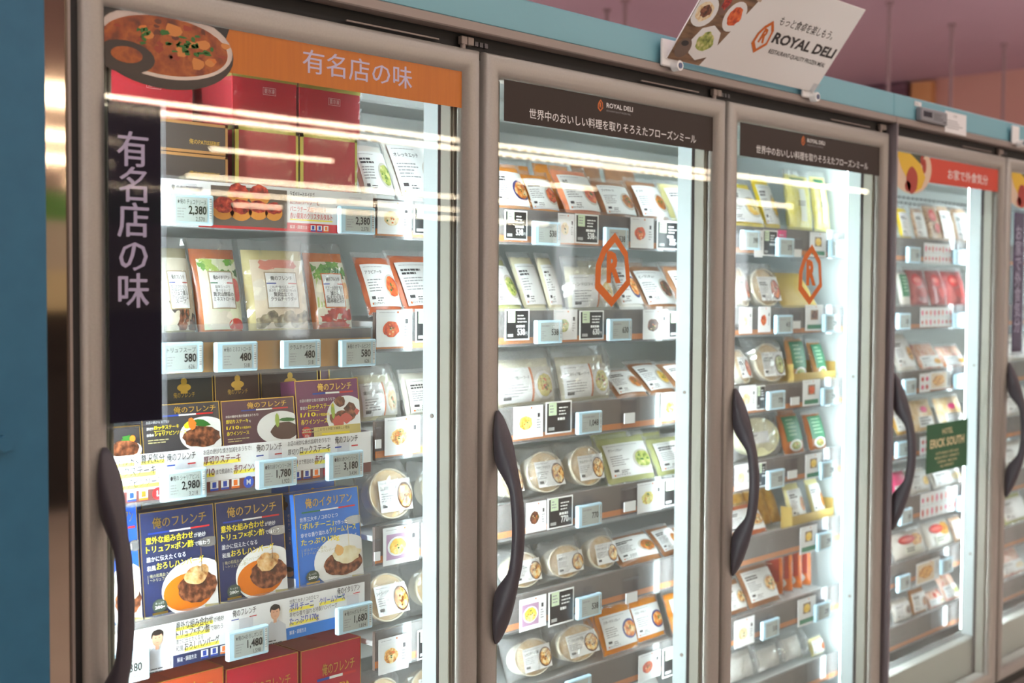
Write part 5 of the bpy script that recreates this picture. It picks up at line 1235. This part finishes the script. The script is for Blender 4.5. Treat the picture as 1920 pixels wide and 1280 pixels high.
TAGS = [
((0.244, 1.619, '★俺の チョコテリーヌ', '2,380', '2,570', 0.078, 0.046), 'pale blue price tag reading 2,380 by the chocolate terrine'),
((0.569, 1.617, '★俺の 紅茶ノーブル', '2,380', '2,570', 0.078, 0.046), 'pale blue price tag reading 2,380 by the red gift boxes'),
((0.225, 1.397, 'トリュフスープ', '580', '626', 0.078, 0.046), 'pale blue price tag reading 580 by the truffle soup pouch'),
((0.325, 1.395, '★俺の ミネストローネ', '480', '518', 0.078, 0.046), 'pale blue price tag reading 480 by the minestrone pouch'),
((0.451, 1.395, 'クラムチャウダー', '480', '518', 0.078, 0.046), 'pale blue price tag reading 480 by the clam chowder pouch'),
((0.571, 1.393, '★俺の オマールビスク', '580', '626', 0.078, 0.046), 'pale blue price tag reading 580 by the lobster bisque pouch'),
((0.230, 1.205, '●俺の シャリアピンL', '2,980', '3,218', 0.078, 0.046), 'pale blue price tag reading 2,980 by the charcoal steak box'),
((0.402, 1.205, '●俺のS赤ワインソースM', '1,780', '1,922', 0.078, 0.046), 'pale blue price tag reading 1,780 by the plum steak box'),
((0.543, 1.204, '●俺の S赤ワインソース', '3,180', '3,434', 0.078, 0.046), 'pale blue price tag reading 3,180 by the L size steak box'),
((0.130, 0.946, 'デミグラス', '1,380', '1,490', 0.078, 0.046), 'pale blue price tag reading 1,380 by the curved handle of first door'),
((0.345, 0.941, '★俺のHおろしポンズ', '1,480', '1,598', 0.078, 0.046), 'pale blue price tag reading 1,480 by the navy hamburger boxes'),
((0.564, 0.940, '★俺のHポルチーニ', '1,680', '1,814', 0.078, 0.046), 'pale blue price tag reading 1,680 by the porcini hamburger box'),
((1.054, 1.613, '', '538', '', 0.078, 0.046), 'pale blue price tag reading 538, first tag on first shelf edge, second door'),
((1.275, 1.610, '', '538', '', 0.078, 0.046), 'pale blue price tag reading 538, second tag on first shelf edge, second door'),
((1.539, 1.604, '', '355', '', 0.078, 0.046), 'pale blue price tag reading 355, first tag on first shelf edge, third door'),
((1.062, 1.419, '', '538', '', 0.078, 0.046), 'pale blue price tag reading 538, first tag on second shelf edge, second door'),
((1.289, 1.419, '', '630', '', 0.078, 0.046), 'pale blue price tag reading 630, second tag on second shelf edge, second door'),
((1.191, 1.230, '', '1,048', '', 0.078, 0.046), 'pale blue price tag reading 1,048, first tag on third shelf edge, second door'),
((1.193, 1.038, '', '770', '', 0.078, 0.046), 'pale blue price tag reading 770, first tag on fourth shelf edge, second door'),
((1.195, 0.848, '', '538', '', 0.078, 0.046), 'pale blue price tag reading 538, first tag on fifth shelf edge, second door'),
((1.163, 0.682, '', '598', '', 0.078, 0.046), 'pale blue price tag reading 598, first tag on sixth shelf edge, second door'),
((1.792, 1.624, '', '398', '', 0.078, 0.046), 'pale blue price tag reading 398, second tag on first shelf edge, third door'),
((1.950, 1.611, '', '375', '', 0.078, 0.046), 'pale blue price tag reading 375, third tag on first shelf edge, third door'),
((2.209, 1.615, '', '298', '', 0.078, 0.046), 'pale blue price tag reading 298, fourth tag on first shelf edge, third door'),
((1.948, 1.420, '', '415', '', 0.078, 0.046), 'pale blue price tag reading 415, first tag on second shelf edge, third door'),
((2.184, 1.420, '', '298', '', 0.078, 0.046), 'pale blue price tag reading 298, second tag on second shelf edge, third door'),
((1.917, 1.233, '', '770', '', 0.078, 0.046), 'pale blue price tag reading 770, first tag on third shelf edge, third door'),
((2.182, 1.228, '', '298', '', 0.078, 0.046), 'pale blue price tag reading 298, second tag on third shelf edge, third door'),
((1.920, 1.037, '', '355', '', 0.078, 0.046), 'pale blue price tag reading 355, first tag on fourth shelf edge, third door'),
((2.179, 1.034, '', '298', '', 0.078, 0.046), 'pale blue price tag reading 298, second tag on fourth shelf edge, third door'),
((2.168, 0.848, '', '298', '', 0.078, 0.046), 'pale blue price tag reading 298, first tag on fifth shelf edge, third door'),
((1.905, 0.665, '', '510', '', 0.078, 0.046), 'pale blue price tag reading 510, first tag on sixth shelf edge, third door'),
((2.163, 0.662, '', '298', '', 0.078, 0.046), 'pale blue price tag reading 298, second tag on sixth shelf edge, third door'),
((2.656, 1.609, '', '258', '', 0.078, 0.046), 'pale blue price tag reading 258, first tag on first shelf edge, fourth door'),
((2.971, 1.610, '', '328', '', 0.078, 0.046), 'pale blue price tag reading 328, second tag on first shelf edge, fourth door'),
((2.600, 1.419, '', '258', '', 0.078, 0.046), 'pale blue price tag reading 258, first tag on second shelf edge, fourth door'),
((2.976, 1.417, '', '328', '', 0.078, 0.046), 'pale blue price tag reading 328, second tag on second shelf edge, fourth door'),
((2.644, 1.229, '', '258', '', 0.078, 0.046), 'pale blue price tag reading 258, first tag on third shelf edge, fourth door'),
((2.989, 1.229, '', '328', '', 0.078, 0.046), 'pale blue price tag reading 328, second tag on third shelf edge, fourth door'),
((2.607, 1.051, '', '258', '', 0.078, 0.046), 'pale blue price tag reading 258, first tag on fourth shelf edge, fourth door'),
((2.635, 0.853, '', '258', '', 0.078, 0.046), 'pale blue price tag reading 258, first tag on fifth shelf edge, fourth door'),
((3.026, 0.847, '', '328', '', 0.078, 0.046), 'pale blue price tag reading 328, second tag on fifth shelf edge, fourth door'),
((2.629, 0.660, '', '258', '', 0.078, 0.046), 'pale blue price tag reading 258, first tag on sixth shelf edge, fourth door'),
((2.918, 0.666, '', '328', '', 0.078, 0.046), 'pale blue price tag reading 328, second tag on sixth shelf edge, fourth door')]
CARDS = [
(('w', 0.662, 1.626, 0.078, 0.058, {'d': 'cream'}), 'white card with food photo, first shelf edge, first door'),
(('b', 0.744, 1.624, 0.075, 0.050, {}), 'black price card, first shelf edge, first door'),
(('b', 0.975, 1.626, 0.064, 0.057, {'p': '538'}), 'black price card, first of its kind, first shelf edge, second door'),
(('w', 1.124, 1.626, 0.051, 0.059, {'d': 'cream'}), 'white card with food photo, first of its kind, first shelf edge, second door'),
(('b', 1.189, 1.627, 0.075, 0.060, {'p': '538'}), 'black price card, second of its kind, first shelf edge, second door'),
(('w', 1.376, 1.626, 0.082, 0.066, {'d': 'tomato'}), 'white card with food photo, second of its kind, first shelf edge, second door'),
(('b', 1.471, 1.624, 0.085, 0.063, {'p': '355'}), 'black price card, third of its kind, first shelf edge, second door'),
(('w', 1.841, 1.617, 0.037, 0.065, {'d': 'cream'}), 'white card with food photo, first of its kind, first shelf edge, third door'),
(('b', 1.894, 1.620, 0.067, 0.063, {}), 'black price card, first shelf edge, third door'),
(('p', 1.949, 1.640, 0.040, 0.027, {}), 'pink card, first shelf edge, third door'),
(('h', 2.018, 1.607, 0.057, 0.059, {}), 'empty clear card holder with white clip, first shelf edge, third door'),
(('w', 2.126, 1.623, 0.084, 0.063, {'d': 'egg', 'g': 1}), 'white card with food photo, second of its kind, first shelf edge, third door'),
(('g', 2.835, 1.617, 0.186, 0.061, {}), 'white card dotted with pink and red figures, first shelf edge, fourth door'),
(('w', 0.662, 1.433, 0.083, 0.065, {'d': 'tomato'}), 'white card with food photo, second shelf edge, first door'),
(('b', 0.747, 1.436, 0.071, 0.059, {}), 'black price card, second shelf edge, first door'),
(('b', 0.980, 1.434, 0.070, 0.060, {'p': '538'}), 'black price card, first of its kind, second shelf edge, second door'),
(('w', 1.124, 1.432, 0.073, 0.061, {'d': 'green'}), 'white card with food photo, first of its kind, second shelf edge, second door'),
(('b', 1.207, 1.430, 0.079, 0.060, {'p': '630'}), 'black price card, second of its kind, second shelf edge, second door'),
(('w', 1.427, 1.428, 0.090, 0.065, {'d': 'steak'}), 'white card with food photo, second of its kind, second shelf edge, second door'),
(('b', 1.524, 1.426, 0.102, 0.060, {'p': '770'}), 'black price card, second shelf edge, third door'),
(('w', 1.789, 1.432, 0.056, 0.063, {'d': 'cream'}), 'white card with food photo, first of its kind, second shelf edge, third door'),
(('w', 1.873, 1.433, 0.055, 0.062, {'d': 'tomato'}), 'white card with food photo, second of its kind, second shelf edge, third door'),
(('h', 2.018, 1.426, 0.057, 0.060, {}), 'empty clear card holder with white clip, second shelf edge, third door'),
(('w', 2.112, 1.434, 0.089, 0.066, {'d': 'steak', 'g': 1}), 'white card with food photo, third of its kind, second shelf edge, third door'),
(('g', 2.834, 1.428, 0.218, 0.058, {}), 'white card dotted with pink and red figures, second shelf edge, fourth door'),
(('h', 0.623, 1.239, 0.018, 0.047, {}), 'empty clear card holder with white clip, third shelf edge, first door'),
(('w', 0.682, 1.243, 0.084, 0.066, {'d': 'gratin'}), 'white card with food photo, third shelf edge, first door'),
(('w', 0.786, 1.247, 0.077, 0.053, {'d': 'salad'}), 'white card with food photo, first of its kind, third shelf edge, second door'),
(('w', 1.014, 1.243, 0.086, 0.063, {'d': 'salad'}), 'white card with food photo, second of its kind, third shelf edge, second door'),
(('b', 1.105, 1.246, 0.080, 0.065, {}), 'black price card, third shelf edge, second door'),
(('h', 1.334, 1.238, 0.052, 0.069, {}), 'empty clear card holder with white clip, third shelf edge, second door'),
(('w', 1.491, 1.244, 0.080, 0.062, {'d': 'gratin'}), 'white card with food photo, third of its kind, third shelf edge, second door'),
(('w', 1.802, 1.244, 0.074, 0.062, {'d': 'cream'}), 'white card with food photo, first of its kind, third shelf edge, third door'),
(('b', 1.860, 1.242, 0.039, 0.060, {}), 'black price card, third shelf edge, third door'),
(('h', 2.018, 1.233, 0.057, 0.062, {}), 'empty clear card holder with white clip, third shelf edge, third door'),
(('w', 2.103, 1.241, 0.087, 0.067, {'d': 'tomato', 'g': 1}), 'white card with food photo, second of its kind, third shelf edge, third door'),
(('w', 2.762, 1.234, 0.070, 0.056, {'d': 'dots'}), 'white card with food photo, first of its kind, third shelf edge, fourth door'),
(('w', 2.872, 1.238, 0.146, 0.053, {'d': 'fried'}), 'white card with food photo, second of its kind, third shelf edge, fourth door'),
(('h', 0.621, 1.043, 0.018, 0.047, {}), 'empty clear card holder with white clip, fourth shelf edge, first door'),
(('w', 0.679, 1.049, 0.085, 0.067, {'d': 'egg'}), 'white card with food photo, fourth shelf edge, first door'),
(('b', 0.763, 1.051, 0.070, 0.059, {'p': '298'}), 'black price card, first of its kind, fourth shelf edge, second door'),
(('w', 1.039, 1.053, 0.060, 0.060, {'d': 'steak'}), 'white card with food photo, first of its kind, fourth shelf edge, second door'),
(('b', 1.112, 1.053, 0.078, 0.063, {'p': '770'}), 'black price card, second of its kind, fourth shelf edge, second door'),
(('h', 1.338, 1.047, 0.057, 0.065, {}), 'empty clear card holder with white clip, fourth shelf edge, second door'),
(('w', 1.413, 1.050, 0.091, 0.066, {'d': 'salad'}), 'white card with food photo, second of its kind, fourth shelf edge, second door'),
(('b', 1.511, 1.051, 0.101, 0.062, {'p': '630'}), 'black price card, third of its kind, fourth shelf edge, second door'),
(('w', 1.783, 1.055, 0.066, 0.062, {'d': 'cream'}), 'white card with food photo, first of its kind, fourth shelf edge, third door'),
(('b', 1.872, 1.052, 0.034, 0.060, {}), 'black price card, fourth shelf edge, third door'),
(('h', 2.010, 1.047, 0.063, 0.062, {}), 'empty clear card holder with white clip, fourth shelf edge, third door'),
(('w', 2.119, 1.049, 0.082, 0.065, {'d': 'egg', 'g': 1}), 'white card with food photo, second of its kind, fourth shelf edge, third door'),
(('w', 2.769, 1.047, 0.061, 0.054, {'d': 'dots'}), 'white card with food photo, fourth shelf edge, fourth door'),
(('w', 0.662, 0.856, 0.071, 0.063, {'d': 'gratin'}), 'white card with food photo, fifth shelf edge, first door'),
(('b', 0.752, 0.859, 0.067, 0.054, {'p': '278'}), 'black price card, fifth shelf edge, first door'),
(('w', 1.031, 0.862, 0.079, 0.064, {'d': 'egg'}), 'white card with food photo, fifth shelf edge, second door'),
(('b', 1.117, 0.859, 0.079, 0.070, {}), 'black price card, fifth shelf edge, second door'),
(('h', 1.347, 0.848, 0.056, 0.068, {}), 'empty clear card holder with white clip, fifth shelf edge, second door'),
(('w', 1.561, 0.856, 0.095, 0.062, {'d': 'tomato'}), 'white card with food photo, first of its kind, fifth shelf edge, third door'),
(('w', 2.100, 0.860, 0.087, 0.070, {'d': 'egg', 'g': 1}), 'white card with food photo, second of its kind, fifth shelf edge, third door'),
(('g', 2.874, 0.865, 0.250, 0.077, {}), 'white card dotted with pink and red figures, fifth shelf edge, fourth door'),
(('w', 1.418, 0.674, 0.080, 0.060, {'d': 'tomato'}), 'white card with food photo, sixth shelf edge, second door'),
(('b', 1.517, 0.667, 0.104, 0.067, {}), 'black price card, sixth shelf edge, second door'),
(('w', 1.801, 0.675, 0.088, 0.068, {'d': 'cream'}), 'white card with food photo, first of its kind, sixth shelf edge, third door'),
(('w', 2.096, 0.673, 0.090, 0.071, {'d': 'egg', 'g': 1}), 'white card with food photo, second of its kind, sixth shelf edge, third door'),
(('w', 2.808, 0.665, 0.160, 0.065, {'d': 'fried'}), 'white card with food photo, sixth shelf edge, fourth door')]


BUILD = {'pouch': pouch, 'oval': oval, 'tray': tray, 'film': film, 'soup': soup, 'box': box_, 'back': back, 'gift': gift}
GRP = {'soup': 'soup pouches on the second shelf', 'box': 'meal cartons behind the first door', 'back': 'meal cartons behind the first door', 'gift': 'gift boxes on the top shelf'}
def ordn(k): return ORD[k]
for it in ITEMS:
    kind, run, s, x, y, z, w, h, lean, look, o = it
    if run == 'A':
        o['grp'] = GRP[kind]; label = look
    else:
        o['grp'] = 'frozen packs on the %s shelf behind the %s door' % (ordn(s), ordn(o['door']-1))
        label = '%s, %s shelf, %s door' % (look, ordn(s), ordn(o['door']-1))
    BUILD[kind](it, label)
# extra gift boxes of the stack
zt = ZA[0]+.004
for k in range(3):
    gift(('gift', 'A', 0, .2285, .148, zt+k*.0487, .212, .0475, 0, '', {'v': 'black', 'grp': GRP['gift']}), ['charcoal gift box with copper edge, lowest of three charcoal boxes', 'charcoal gift box with copper edge, between two other charcoal boxes', 'charcoal gift box with copper edge, topmost of three charcoal boxes'][k])
gift(('gift', 'A', 0, .418, .165, zt+.1515, .130, .083, 0, '', {'v': 'red', 'top': 1, 'grp': GRP['gift']}), 'red gift box on top of the stack, middle one with white frozen mark')
gift(('gift', 'A', 0, .553, .165, zt+.1515, .134, .081, 0, '', {'v': 'red', 'top': 1, 'grp': GRP['gift']}), 'red gift box on top of the stack above the white pouches')
gift(('gift', 'A', 0, .245, .230, zt+.1475, .160, .084, 0, '', {'v': 'red', 'top': 1, 'grp': GRP['gift']}), 'red gift box on the charcoal boxes, partly behind the black sign')

def cardboard(x0, x1, z, label, d=.36):
    t = thing('cardboard_tray', ((x0+x1)/2, .150, z), label, 'tray')
    K = noisy('cardboard', [(190, 160, 84), (200, 170, 96)], 12, .6); hw = (x1-x0)/2
    b = MB(); b.box(-hw, hw, -.004, d, .001, .003, K); b.build('tray_bottom', t)
    for n_, q in (('front_wall', (-hw, hw, -.004, -.002, .003, .036)), ('side_wall', (-hw, -hw+.002, -.002, d, .003, .060)), ('side_wall', (hw-.002, hw, -.002, d, .003, .060))):
        b = MB(); b.box(*q, K); b.build(n_, t)
cardboard(2.054, 2.2715, ZB[2]+OFFB, 'mustard cardboard tray holding green label pouches, third shelf')
cardboard(2.056, 2.2715, ZB[4]+OFFB, 'mustard cardboard tray holding yellow pouches, fifth shelf', d=.03)

# ------------------------------------------------------------------ price tags and cards
def price_tag(x, z, name, price, sub, w, h, label):
    t = thing('price_tag', (x, .1203, z), label, 'price tag', 'electronic price tags on the shelf rails')
    b = MB(); b.box(-w/2, w/2, -.010, 0, -h/2, h/2, TAGB, .002); b.build('tag_frame', t)
    b = MB(lambda u, v, L: (u, -.0101-.00025*L, v))
    b.rect(-w*.36, -h*.40, w*.34, h*.40, TAGG, 1)
    b.rect(w*.38, -h*.40, w*.45, h*.40, M('tag_code', (206, 214, 216), .4), 1)
    for k in range(9): b.rect(w*.39, h*(.34-k*.075), w*.44, h*(.34-k*.075)+h*random.uniform(.015, .05), GREYI, 2)
    if name: b.txt(name, -w*.33, h*.16, h*.17, INK, 2, fit=min(w*.64, h*.17*len(name)))
    else: b.lines(-w*.32, h*.22, w*.5, 1, h*.1, GREYI, 2, h*.08)
    b.txt(price, w*.32, -h*.18, h*.34, M('tag_black', (20, 20, 22), .4), 2, bold=.02, anchor='r', sx=.82)
    if sub: b.txt(sub, w*.28, -h*.39, h*.18, INK, 2, anchor='r', sx=.8)
    b.lines(-w*.33, 0, w*.2, 4, h*.09, GREYI, 2)
    b.build('display', t)
    b = MB(); b.box(-.012, .012, -.004, -.0005, h/2-.002, h/2+.016, POCKET); b.build('clip', t)
for args, lb in TAGS: price_tag(*args, lb)

def shelf_card(k, x, z, w, h, o, label):
    b = MB(lambda u, v, L: (u, -.0006-.00025*L, v))
    hw, hh = w/2, h/2
    if k == 'w':
        b.box(-hw, hw, -.0006, 0, -hh, hh, PAPER)
        b.lines(-hw*.85, hh*.84, w*.5, 1, .002, GREYI, 1); b.ell(hw*.2, hh*.86, w*.03, h*.03, ORANGE, 1, 6, rings=1)
        dd = o['d']
        if o.get('g'):
            b.rect(-hw*.42, -hh*.15, hw*.42, hh*.62, M('photo_dark', (150, 120, 96), .4), 1); b.ell(0, hh*.22, hw*.36, hh*.32, FOOD[dd], 2, 14); b.rect(-hw*.8, -hh*.86, hw*.8, -hh*.52, GREENP, 1); b.rect(-hw*.55, -hh*.5, hw*.4, -hh*.3, WHITE, 2)
        elif dd == 'dots':
            for a in (-.3, .3):
                for c in (-.45, .4): b.ell(hw*a*1.4, hh*c, w*.14, h*.13, PINKP if a*c > 0 else REDP, 1, 8)
        elif dd == 'fried' and w > .05:
            b.rect(-hw*.9, -hh*.85, hw*.5, hh*.8, M('photo_pale', (226, 206, 176), .4), 1); b.ell(-hw*.2, 0, hw*.55, hh*.6, FOOD['fried'], 2, 14, .15); b.lines(hw*.6, hh*.6, w*.15, 5, .008, GREYI, 2)
        else:
            pb = {'egg': M('photo_lilac', (176, 140, 170), .4), 'tomato': WHITE}.get(dd, WHITE)
            b.rect(-hw*.82, -hh*.72, hw*.42, hh*.62, pb, .6); b.dish(-hw*.2, -hh*.05, hw*.56, dd, 1, ry=hh*.52, bits=(HERB, PEPPER, M('cheese', (246, 226, 170), .5)), nb=7, fr=.82)
            b.rect(hw*.62, hh*.25, hw*.78, hh*.5, INK, 1); b.lines(hw*.56, hh*.05, w*.14, 4, h*.08, GREYI, 1)
    elif k == 'b':
        b.box(-hw, hw, -.0006, 0, -hh, hh, WHITE); b.rect(-hw*.9, -hh*.9, hw*.9, hh*.9, BLACK, 1)
        b.rect(-hw*.78, hh*.15, -hw*.18, hh*.95, M('memo_green', (206, 222, 190), .5), 2); b.lines(-hw*.7, hh*.7, w*.2, 3, h*.09, GREYI, 3)
        b.lines(hw*.0, hh*.55, w*.38, 3, h*.10, WHITE, 2); b.lines(-hw*.1, -hh*.18, w*.42, 1, h*.12, WHITE, 2, h*.08)
        if o.get('p'): b.txt(o['p'], hw*.62, -hh*.72, h*.26, WHITE, 2, bold=.03, anchor='r', sx=.85); b.txt('円', hw*.82, -hh*.70, h*.12, WHITE, 2, anchor='r')
        b.rect(-hw*.8, -hh*.78, -hw*.35, -hh*.58, M('memo_grey', (170, 170, 170), .5), 2)
    elif k == 'h':
        b.box(-hw, hw, -.0012, 0, -hh, hh, POCKET); b.box(-hw*.7, hw*.7, -.004, -.0013, -hh*.6, hh*.05, M('holder_white', (236, 238, 240), .3)); b.box(-hw, hw, -.0025, -.0013, hh*.86, hh, ACRYL)
    elif k == 'p':
        b.box(-hw, hw, -.0006, 0, -hh, hh, PINKP); b.lines(-hw*.7, 0, w*.6, 2, h*.25, WHITE, 1)
    else:
        b.box(-hw, hw, -.0006, 0, -hh, hh, PAPER)
        n = 8
        for r_ in range(2):
            for c in range(n):
                u = -hw*.88+w*.88*c/(n-1); v = hh*(.45-.95*r_)
                m = (PINKP, REDP, M('soft_red', (232, 120, 110), .4))[(c+r_) % 3]
                b.ell(u, v, w*.030, h*random.choice((.10, .15)), m, 1, 8, .1, rings=1); b.rect(u-w*.03, v-h*.21, u+w*.03, v-h*.19, GREYI, 1)
    tag(b.build('shelf_card', loc=(x, .1234, z)), label, 'price card', 'price cards on the shelf rails')
for args, lb in CARDS: shelf_card(*args, lb)

# ------------------------------------------------------------------ printed strips on the first door's rails
def strip(x0, x1, z0, z1, label, fn):
    b = MB(lambda u, v, L: (u, -.0006-.00022*L, v))
    b.box(0, x1-x0, -.0006, 0, 0, z1-z0, PAPER); fn(b, x1-x0, z1-z0)
    tag(b.build('shelf_strip', loc=(x0, .1232, z0)), label, 'shelf strip', 'printed strips on the first door shelves')
def hl(b, t, u, v, sz, m=INK, mark=True, bold=.02, fit=None):
    f = fit or sz*len(t)*.97
    b.txt(t, u, v, sz, m, 3, bold=bold, fit=f)
    if mark: b.rect(u, v-.001, u+f, v+sz*.35, HILITE, 2)
    return u+f
def icons(b, u, v, s):
    for k, m in enumerate((BLUEP, BLUEP, PEPPER)):
        x = u+k*s*1.35
        b.rect(x, v, x+s, v+s, WHITE, 3); b.rect(x+s*.25, v+s*.3, x+s*.75, v+s*.9, m, 4); b.rect(x, v, x+s, v+s*.22, m, 4)
def chef(b, u, v, h):
    b.ell(u, v+h*.86, h*.165, h*.135, HAIR, 3.5, 18, .06); b.ell(u, v+h*.77, h*.14, h*.17, SKIN, 4, 18); b.ell(u, v+h*.905, h*.13, h*.055, HAIR, 5, 16, .08); b.rect(u-h*.05, v+h*.52, u+h*.05, v+h*.66, SKIN, 3)
    for s in (-1, 1): b.ell(u+s*h*.05, v+h*.80, h*.02, h*.008, HAIR, 6, 6, rings=1)
    b.rect(u-h*.03, v+h*.685, u+h*.03, v+h*.695, M('lips', (176, 100, 90), .5), 6)
    b.poly([(u-h*.36, v), (u+h*.36, v), (u+h*.33, v+h*.42), (u+h*.10, v+h*.58), (u, v+h*.50), (u-h*.10, v+h*.58), (u-h*.33, v+h*.42)], CHEFW, 3)
    b.lines(u-h*.25, v+h*.06, h*.45, 2, h*.07, INK, 5)
def s0(b, w, h):
    b.txt('俺のPATISSERIE', .080, h*.74, .010, INK, 2, fit=.055); b.rect(.080, h*.66, .136, h*.68, M('brown_line', (130, 60, 60), .5), 2)
    b.rect(.128, 0, w, h*.20, M('strip_red', (206, 40, 44), .4), 1)
    b.rect(.150, h*.06, .294, h*.93, M('tart_photo', (104, 92, 84), .4), 2)
    for (u, v, r) in ((.172, .42, .022), (.205, .40, .021), (.238, .42, .019), (.268, .40, .017), (.20, .75, .02), (.24, .75, .02)):
        b.ell(u, v*h, r, r*.75, M('pastry', (214, 140, 60), .4), 3, 18); b.ell(u, v*h+.007, r*.9, r*.55, FOOD['tart'], 4, 16, .12)
    for k, (t, m) in enumerate((('ラズベリーとキイチゴ', INK), ('たっぷりベリーと', REDP), ('バニラチーズ焼きタルト', REDP), ('赤い果実のクリスタルタルト', REDP))):
        b.txt(t, .300, h*(.80-.17*k), .0085+.0015*(k == 3), m, 2, bold=.015, fit=(.05, .06, .075, .088)[k])
    b.rect(.300, h*.26, .388, h*.29, HILITE, 1.5)
    b.txt('解凍・調理方法', .300, h*.06, .006, WHITE, 2, fit=.035); icons(b, .342, h*.02, .010)
    b.txt('俺のPATISSERIE', .396, h*.70, .008, INK, 2, fit=.05); b.rect(.396, h*.62, .446, h*.64, M('brown_line', (130, 60, 60), .5), 2)
def s2(b, w, h):
    b.rect(0, 0, w, h*.24, M('strip_brown', (112, 66, 62), .4), 1)
    for k, x in enumerate((.0, .162, .322)):
        if k == 0:
            u = hl(b, 'ワイルド', .004, h*.78, .014, fit=.040); b.txt('&', u+.001, h*.79, .009, INK, 3); hl(b, '贅沢気分', u+.010, h*.78, .014, fit=.040)
            hl(b, 'ロックステーキ', .004, h*.54, .015, fit=.075); hl(b, 'シャリアピンソース', .002, h*.30, .014, fit=.088)
        else:
            b.txt('お店の絶妙な焼き加減をおうちで!', x, h*.84, .008, INK, 3, fit=.088)
            if k == 1: hl(b, '厚切りステーキ', x, h*.62, .013, M('maroon', (110, 40, 60), .5), fit=.068)
            else: b.txt('厚切り', x, h*.62, .010, INK, 3, fit=.022); hl(b, 'ロックステーキ', x+.024, h*.62, .013, fit=.064)
            hl(b, '1/10', x, h*.36, .013, M('maroon', (110, 40, 60), .5), fit=.020); b.txt('まで煮詰めた', x+.023, h*.38, .008, INK, 3, fit=.030); hl(b, '赤ワインソース', x+.055, h*.36, .013, M('maroon', (110, 40, 60), .5), fit=.060)
        b.txt('俺のフレンチ', x+.098, h*.78, .012, INK, 3, fit=.050, bold=.01); b.rect(x+.098, h*.68, x+.112, h*.71, BLUEP, 3); b.rect(x+.134, h*.68, x+.148, h*.71, REDP, 3)
        icons(b, x+.012, h*.03, .0145); b.ell(x+.083, h*.13, .010, .0095, (REDP, BLUEP, REDP)[k], 3, 16); b.txt(('L', 'M', 'L')[k], x+.083, h*.06, .010, WHITE, 4, anchor='c', bold=.03)
def s3(b, w, h):
    b.rect(.107, 0, .287, h*.26, M('strip_navy', (34, 44, 82), .4), 1); b.rect(.287, 0, w, h*.28, M('strip_blue', (44, 120, 206), .4), 1)
    b.rect(0, 0, .03, h*.26, MT['strip_blue'], 1)
    chef(b, .080, 0, h*.93)
    u = hl(b, '意外な組み合わせ', .112, h*.80, .0125, fit=.066); b.txt('が絶妙', u+.002, h*.81, .008, INK, 3, fit=.018)
    u = hl(b, 'トリュフ×ポン酢', .112, h*.62, .0125, fit=.060); b.txt('で味わう', u+.002, h*.63, .008, INK, 3, fit=.022)
    b.txt('誰かに伝えたくなる', .112, h*.49, .008, INK, 3, fit=.048); b.txt('和風', .112, h*.32, .009, INK, 3, fit=.013); hl(b, 'おろしハンバーグ', .127, h*.31, .0125, fit=.062)
    b.txt('解凍・調理方法', .114, h*.09, .007, WHITE, 3, fit=.034); icons(b, .156, h*.05, .013)
    b.txt('俺のフレンチ', .214, h*.82, .011, INK, 3, fit=.045, bold=.01); b.rect(.212, h*.75, .226, h*.77, BLUEP, 3); b.rect(.246, h*.75, .26, h*.77, REDP, 3)
    chef(b, .296, 0, h*.93)
    b.txt('世界三大キノコのひとつ', .325, h*.84, .007, INK, 3, fit=.06); u = hl(b, 'ポルチーニ', .325, h*.66, .0125, BLUEP, fit=.05); hl(b, 'クリームソース', u+.012, h*.66, .012, BLUEP, fit=.055)
    b.txt('幸せな香り溢れる特製ハンバーグ', .325, h*.52, .008, INK, 3, fit=.10); hl(b, 'たっぷり170g', .325, h*.33, .0125, BLUEP, fit=.06)
    b.txt('解凍・調理方法', .325, h*.10, .007, WHITE, 3, fit=.034)
    b.txt('俺のイタリアン', .425, h*.82, .011, INK, 3, fit=.05, bold=.01); b.rect(.425, h*.76, .44, h*.78, GREENP, 3); b.rect(.46, h*.76, .475, h*.78, REDP, 3)
strip(.135, .612, 1.594, 1.664, 'printed strip with fruit tart photo on the top shelf edge', s0)
strip(.108, .608, 1.186, 1.256, 'printed strip advertising steak with yellow highlights and brown base', s2)
strip(.108, .594, .927, .996, 'printed strip with two chefs in white jackets', s3)

bpy.data.scenes.remove(_tmp)
